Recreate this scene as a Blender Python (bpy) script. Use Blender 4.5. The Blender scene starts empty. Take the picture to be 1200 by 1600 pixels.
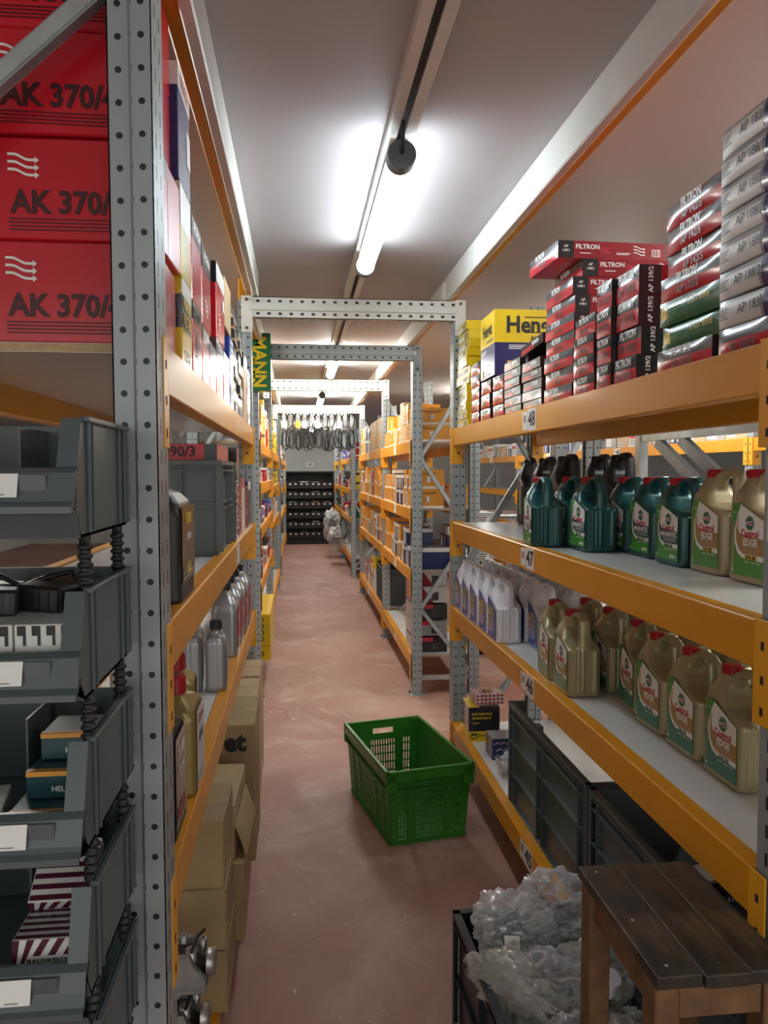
import bpy, bmesh, math, random
from mathutils import Vector, Matrix
R = math.radians
SC = bpy.context.scene
COL = SC.collection
# ------------------------------------------------------------------ camera
cd = bpy.data.cameras.new('camera'); cam = bpy.data.objects.new('camera', cd); COL.objects.link(cam)
FPX, YAW, PIT, ROLL = 1221.1, R(6.266), R(-2.935), R(-0.126)
F = Vector((math.sin(YAW)*math.cos(PIT), math.cos(YAW)*math.cos(PIT), math.sin(PIT)))
RT = Vector((math.cos(YAW), -math.sin(YAW), 0)); UP = RT.cross(F)
RT2 = RT*math.cos(ROLL)+UP*math.sin(ROLL); UP2 = -RT*math.sin(ROLL)+UP*math.cos(ROLL)
cam.matrix_world = Matrix(((RT2.x, UP2.x, -F.x, 0), (RT2.y, UP2.y, -F.y, 0), (RT2.z, UP2.z, -F.z, 1.6), (0, 0, 0, 1)))
cd.sensor_fit = 'VERTICAL'; cd.sensor_height = 32.0; cd.sensor_width = 24.0; cd.lens = 32.0*FPX/1600
cd.clip_start = 0.05; cd.clip_end = 100
SC.camera = cam
# ------------------------------------------------------------------ world, exposure
w = bpy.data.worlds.new('world'); SC.world = w; w.use_nodes = True
bg = w.node_tree.nodes['Background']; bg.inputs[0].default_value = (1.0, 0.98, 0.93, 1); bg.inputs[1].default_value = 0.42
vs = SC.view_settings; vs.view_transform = 'Standard'; vs.look = 'None'; vs.gamma = 1; vs.use_curve_mapping = False
vs.exposure = 1.55
TUBE = 8.5       # emission of the tube lamps
TUBE_FAR = 27.0

# ------------------------------------------------------------------ materials
MATS = {}
def mat(name, col, rough=0.5, metal=0.0, var=0.0, vscale=8.0, bump=0.0, bscale=60.0, coat=0.0, spec=0.5, rvar=0.0):
    if name in MATS: return MATS[name]
    m = bpy.data.materials.new(name); m.use_nodes = True; nt = m.node_tree; b = nt.nodes['Principled BSDF']
    b.inputs['Base Color'].default_value = (*col, 1); b.inputs['Roughness'].default_value = rough
    b.inputs['Metallic'].default_value = metal; b.inputs['Coat Weight'].default_value = coat
    b.inputs['Coat Roughness'].default_value = 0.12
    b.inputs['Specular IOR Level'].default_value = spec
    tc = nt.nodes.new('ShaderNodeTexCoord')
    if var > 0:
        n = nt.nodes.new('ShaderNodeTexNoise'); n.inputs['Scale'].default_value = vscale; n.inputs['Detail'].default_value = 6
        nt.links.new(tc.outputs['Object'], n.inputs['Vector'])
        r = nt.nodes.new('ShaderNodeMapRange'); r.inputs[1].default_value = 0.3; r.inputs[2].default_value = 0.7
        r.inputs[3].default_value = 1-var; r.inputs[4].default_value = 1+var*0.6
        nt.links.new(n.outputs['Fac'], r.inputs[0])
        mx = nt.nodes.new('ShaderNodeVectorMath'); mx.operation = 'SCALE'; mx.inputs[0].default_value = col
        nt.links.new(r.outputs[0], mx.inputs['Scale']); nt.links.new(mx.outputs[0], b.inputs['Base Color'])
        if rvar:
            r2 = nt.nodes.new('ShaderNodeMapRange'); r2.inputs[3].default_value = rough-rvar; r2.inputs[4].default_value = rough+rvar
            nt.links.new(n.outputs['Fac'], r2.inputs[0]); nt.links.new(r2.outputs[0], b.inputs['Roughness'])
    if bump > 0:
        n2 = nt.nodes.new('ShaderNodeTexNoise'); n2.inputs['Scale'].default_value = bscale; n2.inputs['Detail'].default_value = 4
        nt.links.new(tc.outputs['Object'], n2.inputs['Vector'])
        bp = nt.nodes.new('ShaderNodeBump'); bp.inputs['Strength'].default_value = bump; bp.inputs['Distance'].default_value = 0.004
        nt.links.new(n2.outputs['Fac'], bp.inputs['Height']); nt.links.new(bp.outputs[0], b.inputs['Normal'])
    MATS[name] = m; return m

def perforated(name, col, pitch, rad, rough=0.45, metal=0.3, slot=(0.004, 0.012), rows=0.0, var=0.08, xslots=0.02):
    """Sheet steel with punched holes; UV is in metres, faces with an x normal are shifted by 10 in u."""
    m = bpy.data.materials.new(name); m.use_nodes = True; nt = m.node_tree; b = nt.nodes['Principled BSDF']
    L = nt.links
    def math_(op, a, bb=None):
        n = nt.nodes.new('ShaderNodeMath'); n.operation = op
        for i, x in enumerate((a, bb)):
            if x is None: continue
            if isinstance(x, (int, float)): n.inputs[i].default_value = x
            else: L.new(x, n.inputs[i])
        return n.outputs[0]
    uv = nt.nodes.new('ShaderNodeUVMap'); sp = nt.nodes.new('ShaderNodeSeparateXYZ'); L.new(uv.outputs[0], sp.inputs[0])
    u, v = sp.outputs[0], sp.outputs[1]
    isx = math_('GREATER_THAN', u, 5.0)
    # circles on the side faces
    vm = math_('SUBTRACT', math_('FLOORED_MODULO', v, pitch), pitch/2)
    if rows:   # two rows of rectangular holes along a horizontal member (u is the length)
        um = math_('SUBTRACT', math_('FLOORED_MODULO', u, pitch), pitch/2)
        du = math_('LESS_THAN', math_('ABSOLUTE', um), rad)
        dv = math_('LESS_THAN', math_('ABSOLUTE', math_('SUBTRACT', math_('ABSOLUTE', v), rows)), rad*0.72)
        hole = math_('MULTIPLY', du, dv)
    else:
        # side faces carry u relative to the strip centre
        rr = math_('SQRT', math_('ADD', math_('MULTIPLY', u, u), math_('MULTIPLY', vm, vm)))
        circ = math_('LESS_THAN', rr, rad)
        ux = math_('SUBTRACT', math_('ABSOLUTE', math_('SUBTRACT', u, 10.0)), xslots)
        sl = math_('MULTIPLY', math_('LESS_THAN', math_('ABSOLUTE', ux), slot[0]), math_('LESS_THAN', math_('ABSOLUTE', vm), slot[1]))
        hole = math_('ADD', math_('MULTIPLY', isx, sl), math_('MULTIPLY', math_('SUBTRACT', 1.0, isx), circ))
    tc = nt.nodes.new('ShaderNodeTexCoord'); n = nt.nodes.new('ShaderNodeTexNoise'); n.inputs['Scale'].default_value = 5; n.inputs['Detail'].default_value = 6
    L.new(tc.outputs['Object'], n.inputs['Vector'])
    r = nt.nodes.new('ShaderNodeMapRange'); r.inputs[3].default_value = 1-var; r.inputs[4].default_value = 1+var
    L.new(n.outputs['Fac'], r.inputs[0])
    sc = nt.nodes.new('ShaderNodeVectorMath'); sc.operation = 'SCALE'; sc.inputs[0].default_value = col; L.new(r.outputs[0], sc.inputs['Scale'])
    mx = nt.nodes.new('ShaderNodeMix'); mx.data_type = 'RGBA'; L.new(hole, mx.inputs[0]); L.new(sc.outputs[0], mx.inputs[6]); mx.inputs[7].default_value = (0.012, 0.012, 0.013, 1)
    L.new(mx.outputs[2], b.inputs['Base Color'])
    L.new(math_('MULTIPLY', math_('SUBTRACT', 1.0, hole), metal), b.inputs['Metallic'])
    b.inputs['Roughness'].default_value = rough
    MATS[name] = m; return m

def emis(name, col, s):
    m = bpy.data.materials.new(name); m.use_nodes = True; nt = m.node_tree; b = nt.nodes['Principled BSDF']
    b.inputs['Base Color'].default_value = (0.9, 0.9, 0.9, 1); b.inputs['Emission Color'].default_value = (*col, 1); b.inputs['Emission Strength'].default_value = s
    return m

M_POST = perforated('grey_post_steel', (0.33, 0.37, 0.38), 0.05, 0.0052)
M_XBEAM = perforated('cream_perforated_steel', (0.66, 0.66, 0.60), 0.055, 0.0085, rows=0.031, metal=0.0, rough=0.4)
M_XBEAMG = perforated('grey_perforated_steel', (0.42, 0.47, 0.48), 0.055, 0.0075, rows=0.031, metal=0.1, rough=0.4)
M_GALV = mat('galvanised_steel', (0.46, 0.50, 0.50), 0.38, 0.55, var=0.15, vscale=14)
M_DGALV = mat('dull_galvanised_steel', (0.30, 0.33, 0.34), 0.45, 0.4, var=0.15, vscale=14)
M_ORANGE = mat('orange_powder_coat', (0.70, 0.285, 0.004), 0.36, 0.0, var=0.07, vscale=3, coat=0.12, spec=0.35)
M_CONN = mat('yellow_orange_connector', (0.82, 0.37, 0.01), 0.35, 0.0, var=0.05)
M_BOARD = mat('white_laminate_board', (0.72, 0.73, 0.71), 0.22, 0.0, var=0.05, vscale=3, coat=0.2)
M_EDGE = mat('board_edge_chipboard', (0.50, 0.34, 0.18), 0.7, var=0.2, vscale=60)
M_CREAM = mat('cream_painted_steel', (0.72, 0.71, 0.65), 0.4, var=0.04)
M_SLOT = mat('black_recess', (0.01, 0.01, 0.01), 0.8)
M_BOLT = mat('dark_bolt_steel', (0.10, 0.10, 0.11), 0.4, 0.8)
M_WHITE = mat('white_sticker', (0.80, 0.80, 0.77), 0.45)
M_PRINT = mat('black_print', (0.012, 0.012, 0.014), 0.5)
M_GPRINT = mat('grey_print', (0.22, 0.22, 0.23), 0.5)
M_WPRINT = mat('white_print', (0.80, 0.80, 0.78), 0.45)
M_DRED = mat('dark_red_print', (0.055, 0.006, 0.009), 0.4)
M_RED = mat('red_gloss_card', (0.56, 0.010, 0.022), 0.24, var=0.07, vscale=4, coat=0.3, bump=0.15, bscale=9)
M_REDM = mat('maroon_gloss_card', (0.27, 0.008, 0.018), 0.26, var=0.08, vscale=4, coat=0.3)
M_BLACK = mat('black_gloss_card', (0.025, 0.025, 0.028), 0.22, var=0.1, coat=0.4, bump=0.1, bscale=9)
M_SILV = mat('charcoal_gloss_card', (0.10, 0.10, 0.105), 0.20, 0.0, var=0.1, coat=0.5)
M_NAVY = mat('navy_gloss_card', (0.018, 0.026, 0.12), 0.28, var=0.08, coat=0.3)
M_YEL = mat('yellow_gloss_card', (0.80, 0.56, 0.01), 0.30, var=0.07, coat=0.2)
M_YELD = mat('yellow_card_worn', (0.62, 0.50, 0.06), 0.32, var=0.2, vscale=12, coat=0.3, bump=0.3, bscale=12)
M_GREEN = mat('green_gloss_card', (0.010, 0.16, 0.055), 0.26, var=0.1, coat=0.3)
M_OCARD = mat('orange_card', (0.78, 0.33, 0.03), 0.38, var=0.08, coat=0.15)
M_TAN = mat('tan_card', (0.55, 0.37, 0.20), 0.5, var=0.12)
M_KRAFT = mat('brown_corrugated_card', (0.36, 0.25, 0.12), 0.7, var=0.15, vscale=9, bump=0.35, bscale=25)
M_KRAFT2 = mat('brown_corrugated_card_light', (0.47, 0.34, 0.18), 0.65, var=0.15, vscale=9, bump=0.3, bscale=25)
M_TAPE = mat('clear_brown_tape', (0.55, 0.42, 0.24), 0.15, coat=0.4)
M_BLUE = mat('blue_print', (0.015, 0.07, 0.42), 0.3, var=0.08, coat=0.3)
M_GREY = mat('grey_card', (0.34, 0.34, 0.34), 0.30, var=0.1, coat=0.3)
M_CARDW = mat('white_card', (0.66, 0.66, 0.63), 0.4, var=0.06)
M_MAROON = mat('dark_maroon_print', (0.075, 0.008, 0.022), 0.45)
M_YSTICK = mat('yellow_sticker', (0.85, 0.62, 0.02), 0.4)
M_PLG = mat('dark_grey_plastic', (0.085, 0.100, 0.105), 0.36, var=0.10, vscale=6, bump=0.08, bscale=90)
M_PLG2 = mat('blue_grey_plastic', (0.085, 0.11, 0.115), 0.33, var=0.08, vscale=6)
M_PLGM = mat('mid_grey_plastic', (0.13, 0.155, 0.16), 0.42, var=0.08, vscale=6)
M_PLBL = mat('navy_black_plastic', (0.018, 0.028, 0.038), 0.35, var=0.1)
M_BLKPL = mat('black_plastic', (0.015, 0.016, 0.018), 0.4, var=0.15)
M_GRPL = mat('green_crate_plastic', (0.036, 0.235, 0.02), 0.34, var=0.12, vscale=5, bump=0.05)
M_TEAL = mat('teal_metallic_plastic', (0.014, 0.085, 0.088), 0.30, 0.25, var=0.04, coat=0.2)
M_GOLD = mat('champagne_metallic_plastic', (0.36, 0.32, 0.17), 0.33, 0.25, var=0.04, coat=0.15)
M_GOLDT = mat('tan_metallic_plastic', (0.38, 0.31, 0.18), 0.36, 0.2, var=0.04, coat=0.1)
M_GOLDB = mat('gold_metallic_plastic', (0.34, 0.26, 0.09), 0.33, 0.35, var=0.05, coat=0.2)
M_WPL = mat('white_hdpe_plastic', (0.75, 0.76, 0.80), 0.35, var=0.03)
M_SPL = mat('silver_metallic_plastic', (0.40, 0.42, 0.44), 0.28, 0.55, var=0.05)
M_CAPR = mat('red_cap_plastic', (0.42, 0.008, 0.018), 0.35)
M_LGRN = mat('label_green', (0.06, 0.28, 0.035), 0.32, coat=0.2)
M_LGRN2 = mat('label_deep_green', (0.02, 0.17, 0.09), 0.32, coat=0.2)
M_LGOLD = mat('label_gold', (0.36, 0.22, 0.07), 0.32, coat=0.2)
M_LTEAL = mat('label_dark_teal', (0.010, 0.06, 0.07), 0.32, coat=0.2)
M_LRED = mat('label_red_print', (0.55, 0.02, 0.05), 0.4)
M_ALU = mat('cast_aluminium', (0.48, 0.48, 0.47), 0.33, 0.8, var=0.2, vscale=25, bump=0.15, bscale=80)
M_DALU = mat('dark_machined_metal', (0.08, 0.08, 0.085), 0.35, 0.8, var=0.3, vscale=20)
M_RUB = mat('black_rubber', (0.014, 0.014, 0.015), 0.5)
M_PINK = mat('copper_tinted_pipe', (0.33, 0.16, 0.14), 0.3, 0.5, var=0.2)

def wood_mat():
    m = bpy.data.materials.new('worn_dark_wood'); m.use_nodes = True; nt = m.node_tree; b = nt.nodes['Principled BSDF']; L = nt.links
    tc = nt.nodes.new('ShaderNodeTexCoord'); mp = nt.nodes.new('ShaderNodeMapping'); mp.inputs['Scale'].default_value = (40, 4, 40)
    L.new(tc.outputs['Object'], mp.inputs[0])
    n = nt.nodes.new('ShaderNodeTexNoise'); n.inputs['Scale'].default_value = 1.6; n.inputs['Detail'].default_value = 9; n.inputs['Distortion'].default_value = 0.6
    L.new(mp.outputs[0], n.inputs['Vector'])
    n2 = nt.nodes.new('ShaderNodeTexNoise'); n2.inputs['Scale'].default_value = 9; n2.inputs['Detail'].default_value = 5
    L.new(tc.outputs['Object'], n2.inputs['Vector'])
    cr = nt.nodes.new('ShaderNodeValToRGB'); e = cr.color_ramp.elements
    e[0].position = 0.3; e[0].color = (0.030, 0.025, 0.019, 1); e[1].position = 0.75; e[1].color = (0.125, 0.092, 0.055, 1)
    L.new(n.outputs['Fac'], cr.inputs[0])
    cr2 = nt.nodes.new('ShaderNodeValToRGB'); e = cr2.color_ramp.elements
    e[0].position = 0.42; e[0].color = (0.35, 0.37, 0.40, 1); e[1].position = 0.62; e[1].color = (1.25, 1.1, 0.9, 1)
    L.new(n2.outputs['Fac'], cr2.inputs[0])
    mx = nt.nodes.new('ShaderNodeMix'); mx.data_type = 'RGBA'; mx.blend_type = 'MULTIPLY'; mx.inputs[0].default_value = 1
    L.new(cr.outputs[0], mx.inputs[6]); L.new(cr2.outputs[0], mx.inputs[7]); L.new(mx.outputs[2], b.inputs['Base Color'])
    b.inputs['Roughness'].default_value = 0.42
    bp = nt.nodes.new('ShaderNodeBump'); bp.inputs['Strength'].default_value = 0.35; bp.inputs['Distance'].default_value = 0.002
    L.new(n.outputs['Fac'], bp.inputs['Height']); L.new(bp.outputs[0], b.inputs['Normal'])
    return m
M_WOOD = wood_mat()
M_WOODE = mat('bare_brown_wood', (0.17, 0.085, 0.033), 0.6, var=0.35, vscale=22, bump=0.3)

def floor_mat():
    m = bpy.data.materials.new('worn_red_floor_paint'); m.use_nodes = True; nt = m.node_tree; b = nt.nodes['Principled BSDF']; L = nt.links
    tc = nt.nodes.new('ShaderNodeTexCoord')
    def noise(s, d, dist=0.0, rough=0.55):
        n = nt.nodes.new('ShaderNodeTexNoise'); n.inputs['Scale'].default_value = s; n.inputs['Detail'].default_value = d
        n.inputs['Distortion'].default_value = dist; n.inputs['Roughness'].default_value = rough
        L.new(tc.outputs['Object'], n.inputs['Vector']); return n
    def ramp(src, p0, c0, p1, c1):
        cr = nt.nodes.new('ShaderNodeValToRGB'); e = cr.color_ramp.elements
        e[0].position = p0; e[0].color = (*c0, 1); e[1].position = p1; e[1].color = (*c1, 1); L.new(src, cr.inputs[0]); return cr.outputs[0]
    def mix(f, a, c):
        x = nt.nodes.new('ShaderNodeMix'); x.data_type = 'RGBA'; L.new(f, x.inputs[0])
        if isinstance(a, tuple): x.inputs[6].default_value = (*a, 1)
        else: L.new(a, x.inputs[6])
        if isinstance(c, tuple): x.inputs[7].default_value = (*c, 1)
        else: L.new(c, x.inputs[7])
        return x.outputs[2]
    base = ramp(noise(1.1, 8).outputs['Fac'], 0.35, (0.31, 0.142, 0.108), 0.65, (0.42, 0.235, 0.185))
    dust = ramp(noise(2.1, 10, 1.2, 0.62).outputs['Fac'], 0.50, (0, 0, 0), 0.72, (0.75, 0.75, 0.75))
    c1 = mix(dust, base, (0.50, 0.37, 0.30))
    specks = ramp(noise(15, 5, 2.0).outputs['Fac'], 0.665, (0, 0, 0), 0.71, (0.8, 0.8, 0.8))
    c2 = mix(specks, c1, (0.66, 0.54, 0.47))
    dark = ramp(noise(6, 6, 1.0).outputs['Fac'], 0.66, (0, 0, 0), 0.78, (0.5, 0.5, 0.5))
    c3 = mix(dark, c2, (0.20, 0.085, 0.07))
    L.new(c3, b.inputs['Base Color'])
    rr = nt.nodes.new('ShaderNodeMapRange'); rr.inputs[3].default_value = 0.45; rr.inputs[4].default_value = 0.70
    L.new(noise(3, 6).outputs['Fac'], rr.inputs[0]); L.new(rr.outputs[0], b.inputs['Roughness'])
    bp = nt.nodes.new('ShaderNodeBump'); bp.inputs['Strength'].default_value = 0.12; bp.inputs['Distance'].default_value = 0.01
    L.new(noise(5, 5).outputs['Fac'], bp.inputs['Height']); L.new(bp.outputs[0], b.inputs['Normal'])
    return m
M_FLOOR = floor_mat()
M_CEIL = mat('white_ceiling_board', (0.47, 0.435, 0.435), 0.55, var=0.03, vscale=1.2)
M_WALL = mat('grey_painted_wall', (0.55, 0.57, 0.55), 0.7, var=0.05, vscale=2)

def film_mat(name, tint, gloss_rough, base_op, noise_s=25):
    """clear crumpled polythene: mostly see-through with shiny creases"""
    m = bpy.data.materials.new(name); m.use_nodes = True; nt = m.node_tree; nt.nodes.clear(); L = nt.links
    out = nt.nodes.new('ShaderNodeOutputMaterial'); tr = nt.nodes.new('ShaderNodeBsdfTransparent'); tr.inputs[0].default_value = (0.93, 0.94, 0.93, 1)
    gl = nt.nodes.new('ShaderNodeBsdfPrincipled'); gl.inputs['Base Color'].default_value = (*tint, 1); gl.inputs['Roughness'].default_value = gloss_rough
    gl.inputs['Specular IOR Level'].default_value = 1.0
    tc = nt.nodes.new('ShaderNodeTexCoord'); n = nt.nodes.new('ShaderNodeTexNoise'); n.inputs['Scale'].default_value = noise_s; n.inputs['Detail'].default_value = 5; n.inputs['Distortion'].default_value = 1.5
    L.new(tc.outputs['Object'], n.inputs['Vector'])
    bp = nt.nodes.new('ShaderNodeBump'); bp.inputs['Strength'].default_value = 0.5; bp.inputs['Distance'].default_value = 0.008
    L.new(n.outputs['Fac'], bp.inputs['Height']); L.new(bp.outputs[0], gl.inputs['Normal'])
    fr = nt.nodes.new('ShaderNodeLayerWeight'); fr.inputs[0].default_value = 0.35; L.new(bp.outputs[0], fr.inputs['Normal'])
    mr = nt.nodes.new('ShaderNodeMapRange'); mr.inputs[3].default_value = base_op; mr.inputs[4].default_value = 0.9; L.new(fr.outputs['Facing'], mr.inputs[0])
    mx = nt.nodes.new('ShaderNodeMixShader'); L.new(mr.outputs[0], mx.inputs[0]); L.new(tr.outputs[0], mx.inputs[1]); L.new(gl.outputs[0], mx.inputs[2])
    L.new(mx.outputs[0], out.inputs[0]); MATS[name] = m; return m
M_FILM = film_mat('clear_polythene_film', (0.85, 0.86, 0.87), 0.07, 0.20, 9)
M_FILM2 = film_mat('cloudy_polythene_film', (0.60, 0.58, 0.52), 0.13, 0.42, 9)

# ------------------------------------------------------------------ mesh building
def bev_box(x0, x1, y0, y1, z0, z1, b, seg=1):
    bm = bmesh.new(); bmesh.ops.create_cube(bm, size=1)
    for v in bm.verts:
        v.co.x = x0+(v.co.x+.5)*(x1-x0); v.co.y = y0+(v.co.y+.5)*(y1-y0); v.co.z = z0+(v.co.z+.5)*(z1-z0)
    if b > 0: bmesh.ops.bevel(bm, geom=bm.edges[:], offset=b, segments=seg, affect='EDGES', profile=0.5)
    bm.verts.ensure_lookup_table(); bm.verts.index_update()
    V = [v.co.copy() for v in bm.verts]; Fc = [[v.index for v in f.verts] for f in bm.faces]; bm.free(); return V, Fc
TEXT_CACHE = {}
def text_geo(s, bold=0.0):
    k = (s, bold)
    if k in TEXT_CACHE: return TEXT_CACHE[k]
    c = bpy.data.curves.new('lettering', 'FONT'); c.body = s; c.size = 1.0; c.offset = bold; c.resolution_u = 2
    c.align_x = 'CENTER'; c.align_y = 'CENTER'
    o = bpy.data.objects.new('lettering', c); COL.objects.link(o)
    dg = bpy.context.evaluated_depsgraph_get(); me = bpy.data.meshes.new_from_object(o.evaluated_get(dg))
    V = [v.co.copy() for v in me.vertices]; Fc = [list(p.vertices) for p in me.polygons]
    bpy.data.objects.remove(o); bpy.data.curves.remove(c); bpy.data.meshes.remove(me)
    TEXT_CACHE[k] = (V, Fc); return V, Fc
class MB:
    def __init__(s): s.v = []; s.f = []; s.m = []; s.sm = []; s.mats = []
    def mi(s, m):
        if m not in s.mats: s.mats.append(m)
        return s.mats.index(m)
    def add(s, V, Fc, m, smooth=False, T=None):
        n = len(s.v); i = s.mi(m)
        s.v += [(T @ Vector(p)) if T else Vector(p) for p in V]
        for f in Fc: s.f.append([a+n for a in f]); s.m.append(i); s.sm.append(smooth)
        return s
    def box(s, x0, x1, y0, y1, z0, z1, m, b=0.0, seg=1, T=None): V, Fc = bev_box(x0, x1, y0, y1, z0, z1, b, seg); return s.add(V, Fc, m, T=T)
    def quad(s, a, b, c, d, m): return s.add([a, b, c, d], [[0, 1, 2, 3]], m)
    def prism(s, poly, axis, a, b, m, T=None):
        n = len(poly); V = []
        for t in (a, b):
            for p, q in poly: V.append({'x': (t, p, q), 'y': (p, t, q), 'z': (p, q, t)}[axis])
        Fc = [[i, (i+1) % n, n+(i+1) % n, n+i] for i in range(n)] + [list(range(n))[::-1], list(range(n, 2*n))]
        return s.add(V, Fc, m, T=T)
    def tube(s, pts, r, m, seg=8, smooth=True, cap=True, rx=None):
        pts = [Vector(p) for p in pts]; V = []; n = len(pts); up = Vector((0, 0, 1))
        rr = r if isinstance(r, (list, tuple)) else [r]*n
        prev = None
        for i, p in enumerate(pts):
            d = (pts[min(i+1, n-1)]-pts[max(i-1, 0)]).normalized()
            if prev is None:
                a = d.cross(up)
                if a.length < 1e-3: a = d.cross(Vector((1, 0, 0)))
                a.normalize()
            else: a = (prev - d*prev.dot(d)).normalized()
            prev = a; b = d.cross(a)
            for k in range(seg):
                t = 2*math.pi*k/seg; V.append(p+a*math.cos(t)*rr[i]*(rx or 1)+b*math.sin(t)*rr[i])
        Fc = [[i*seg+k, i*seg+(k+1) % seg, (i+1)*seg+(k+1) % seg, (i+1)*seg+k] for i in range(n-1) for k in range(seg)]
        s.add(V, Fc, m, smooth)
        if cap: s.add(V[:seg], [list(range(seg))[::-1]], m); s.add(V[-seg:], [list(range(seg))], m)
        return s
    def bar(s, p, q, w, h, m, up=(0, 0, 1)):
        """rectangular bar from p to q: w across, h along 'up'"""
        p = Vector(p); q = Vector(q); d = (q-p).normalized(); a = d.cross(Vector(up)).normalized(); b = a.cross(d)
        V = []
        for t in (p, q):
            for i, j in ((-1, -1), (1, -1), (1, 1), (-1, 1)): V.append(t+a*i*w/2+b*j*h/2)
        return s.add(V, [[0, 1, 2, 3][::-1], [4, 5, 6, 7], [0, 1, 5, 4], [1, 2, 6, 5], [2, 3, 7, 6], [3, 0, 4, 7]], m)
    def lathe(s, prof, m, seg=20, T=None, smooth=True):
        V = []; n = len(prof)
        for r, z in prof:
            for k in range(seg): t = 2*math.pi*k/seg; V.append((r*math.cos(t), r*math.sin(t), z))
        Fc = [[i*seg+k, i*seg+(k+1) % seg, (i+1)*seg+(k+1) % seg, (i+1)*seg+k] for i in range(n-1) for k in range(seg)]
        s.add(V, Fc, m, smooth, T); s.add(V[:seg], [list(range(seg))[::-1]], m, False, T); s.add(V[-seg:], [list(range(seg))], m, False, T); return s
    def text(s, txt, o, u, v, size, m, rot=0, bold=0.0, sx=1.0):
        u = Vector(u); v = Vector(v); o = Vector(o); c, k = math.cos(rot), math.sin(rot)
        V, Fc = text_geo(txt, bold)
        return s.add([o+u*(p.x*sx*c-p.y*k)*size+v*(p.x*sx*k+p.y*c)*size for p in V], Fc, m)
    def mesh(s, name):
        me = bpy.data.meshes.new(name); me.from_pydata([tuple(p) for p in s.v], [], s.f)
        for m in s.mats: me.materials.append(m)
        me.polygons.foreach_set('material_index', s.m); me.polygons.foreach_set('use_smooth', s.sm)
        uv = me.uv_layers.new(name='UVMap'); 
        for p in me.polygons:
            n = p.normal; ax = max(range(3), key=lambda i: abs(n[i]))
            for li in p.loop_indices:
                c = me.vertices[me.loops[li].vertex_index].co
                uv.data[li].uv = (c.y+10, c.z) if ax == 0 else ((c.x, c.z) if ax == 1 else (c.x, c.y))
        me.update(); return me
def ob(name, me, parent=None, loc=(0, 0, 0), rot=(0, 0, 0), label=None, cat=None, group=None, kind=None, scale=None):
    if isinstance(me, MB): me = me.mesh(name)
    o = bpy.data.objects.new(name, me); COL.objects.link(o); o.location = loc; o.rotation_euler = rot
    if scale: o.scale = scale
    if parent: o.parent = parent
    if label: o['label'] = label
    if cat: o['category'] = cat
    if group: o['group'] = group
    if kind: o['kind'] = kind
    return o
def thing(name, label, cat, loc=(0, 0, 0), rz=0, group=None): return ob(name, None, None, loc, (0, 0, rz), label, cat, group)
def dup(root, loc, rot=None, label=None, group=None, scale=None):
    r = root.copy(); COL.objects.link(r); r.location = loc
    if rot is not None: r.rotation_euler = rot
    if label: r['label'] = label
    if group: r['group'] = group
    if scale: r.scale = scale
    for ch in list(root.children):
        c = ch.copy(); COL.objects.link(c); c.parent = r
        for g in list(ch.children):
            d = g.copy(); COL.objects.link(d); d.parent = c
    return r
def struct(name, mb, **k): return ob(name, mb, kind='structure', **k)
ORD = ['first', 'second', 'third', 'fourth', 'fifth', 'sixth', 'seventh', 'eighth', 'ninth', 'tenth', 'eleventh', 'twelfth', 'thirteenth', 'fourteenth', 'fifteenth', 'sixteenth', 'seventeenth', 'eighteenth', 'nineteenth', 'twentieth'] + ['twenty-'+x for x in ('first', 'second', 'third', 'fourth', 'fifth', 'sixth', 'seventh', 'eighth', 'ninth')] + ['thirtieth']+['thirty-'+x for x in ('first', 'second', 'third', 'fourth', 'fifth', 'sixth', 'seventh', 'eighth', 'ninth')]
rnd = random.Random(7)

# ================================================================== the setting
XR, XL = 0.798, -0.223            # aisle faces of the right and left racking
Z48, Z47, Z46, Z45 = 1.818, 1.336, 0.890, 0.272
RD = 0.48                         # depth of a rack
struct('floor', MB().box(-6, 12, -3, 19, -0.1, 0, M_FLOOR))
ce = MB()
for x0, x1 in ((-6, -3.6), (-3.595, -1.2), (-1.195, 0.28), (0.325, 1.9), (1.905, 4.3), (4.305, 6.7), (6.705, 9.1), (9.105, 12)):
    ce.box(x0, x1, -3, 19, 2.60, 2.64, M_CEIL)
struct('ceiling', ce)
struct('wall_back', MB().box(-6, 12, 18.3, 18.45, 0, 2.64, M_WALL))
struct('wall_right', MB().box(12, 12.15, -3, 18.45, 0, 2.64, M_WALL))
struct('wall_left', MB().box(-6.15, -6, -3, 18.45, 0, 2.64, M_WALL))
# centre joist of the mezzanine deck: an inverted channel between the boards
ch = MB(); ch.box(0.262, 0.275, -2.9, 17, 2.575, 2.64, M_CREAM); ch.box(0.33, 0.343, -2.9, 17, 2.575, 2.64, M_CREAM)
ch.box(0.262, 0.292, -2.9, 17, 2.570, 2.576, M_CREAM); ch.box(0.313, 0.343, -2.9, 17, 2.570, 2.576, M_CREAM); ch.box(0.275, 0.33, -2.9, 17, 2.625, 2.635, M_GREY)
struct('trim_1', ch)
# edge beams of the deck along both sides of the aisle
def edge_beam(nm, xo, s, y0, y1):
    m = MB()
    # cream cold-rolled joist on the aisle side, orange pallet beam outside it
    m.box(min(xo, xo-s*0.03), max(xo, xo-s*0.03), y0, y1, 2.478, 2.598, M_CREAM, b=0.004)
    a, b_ = xo+s*0.002, xo+s*0.034
    m.box(min(a, b_), max(a, b_), y0, y1, 2.487, 2.59, M_ORANGE, b=0.004)
    struct(nm, m)
edge_beam('trim_2', XR-0.006, 1, -2.9, 4.02); edge_beam('trim_3', XL+0.004, -1, -2.9, 4.02)
edge_beam('trim_4', XR-0.006, 1, 4.1, 17); edge_beam('trim_5', -0.262, -1, 4.1, 17)

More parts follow.
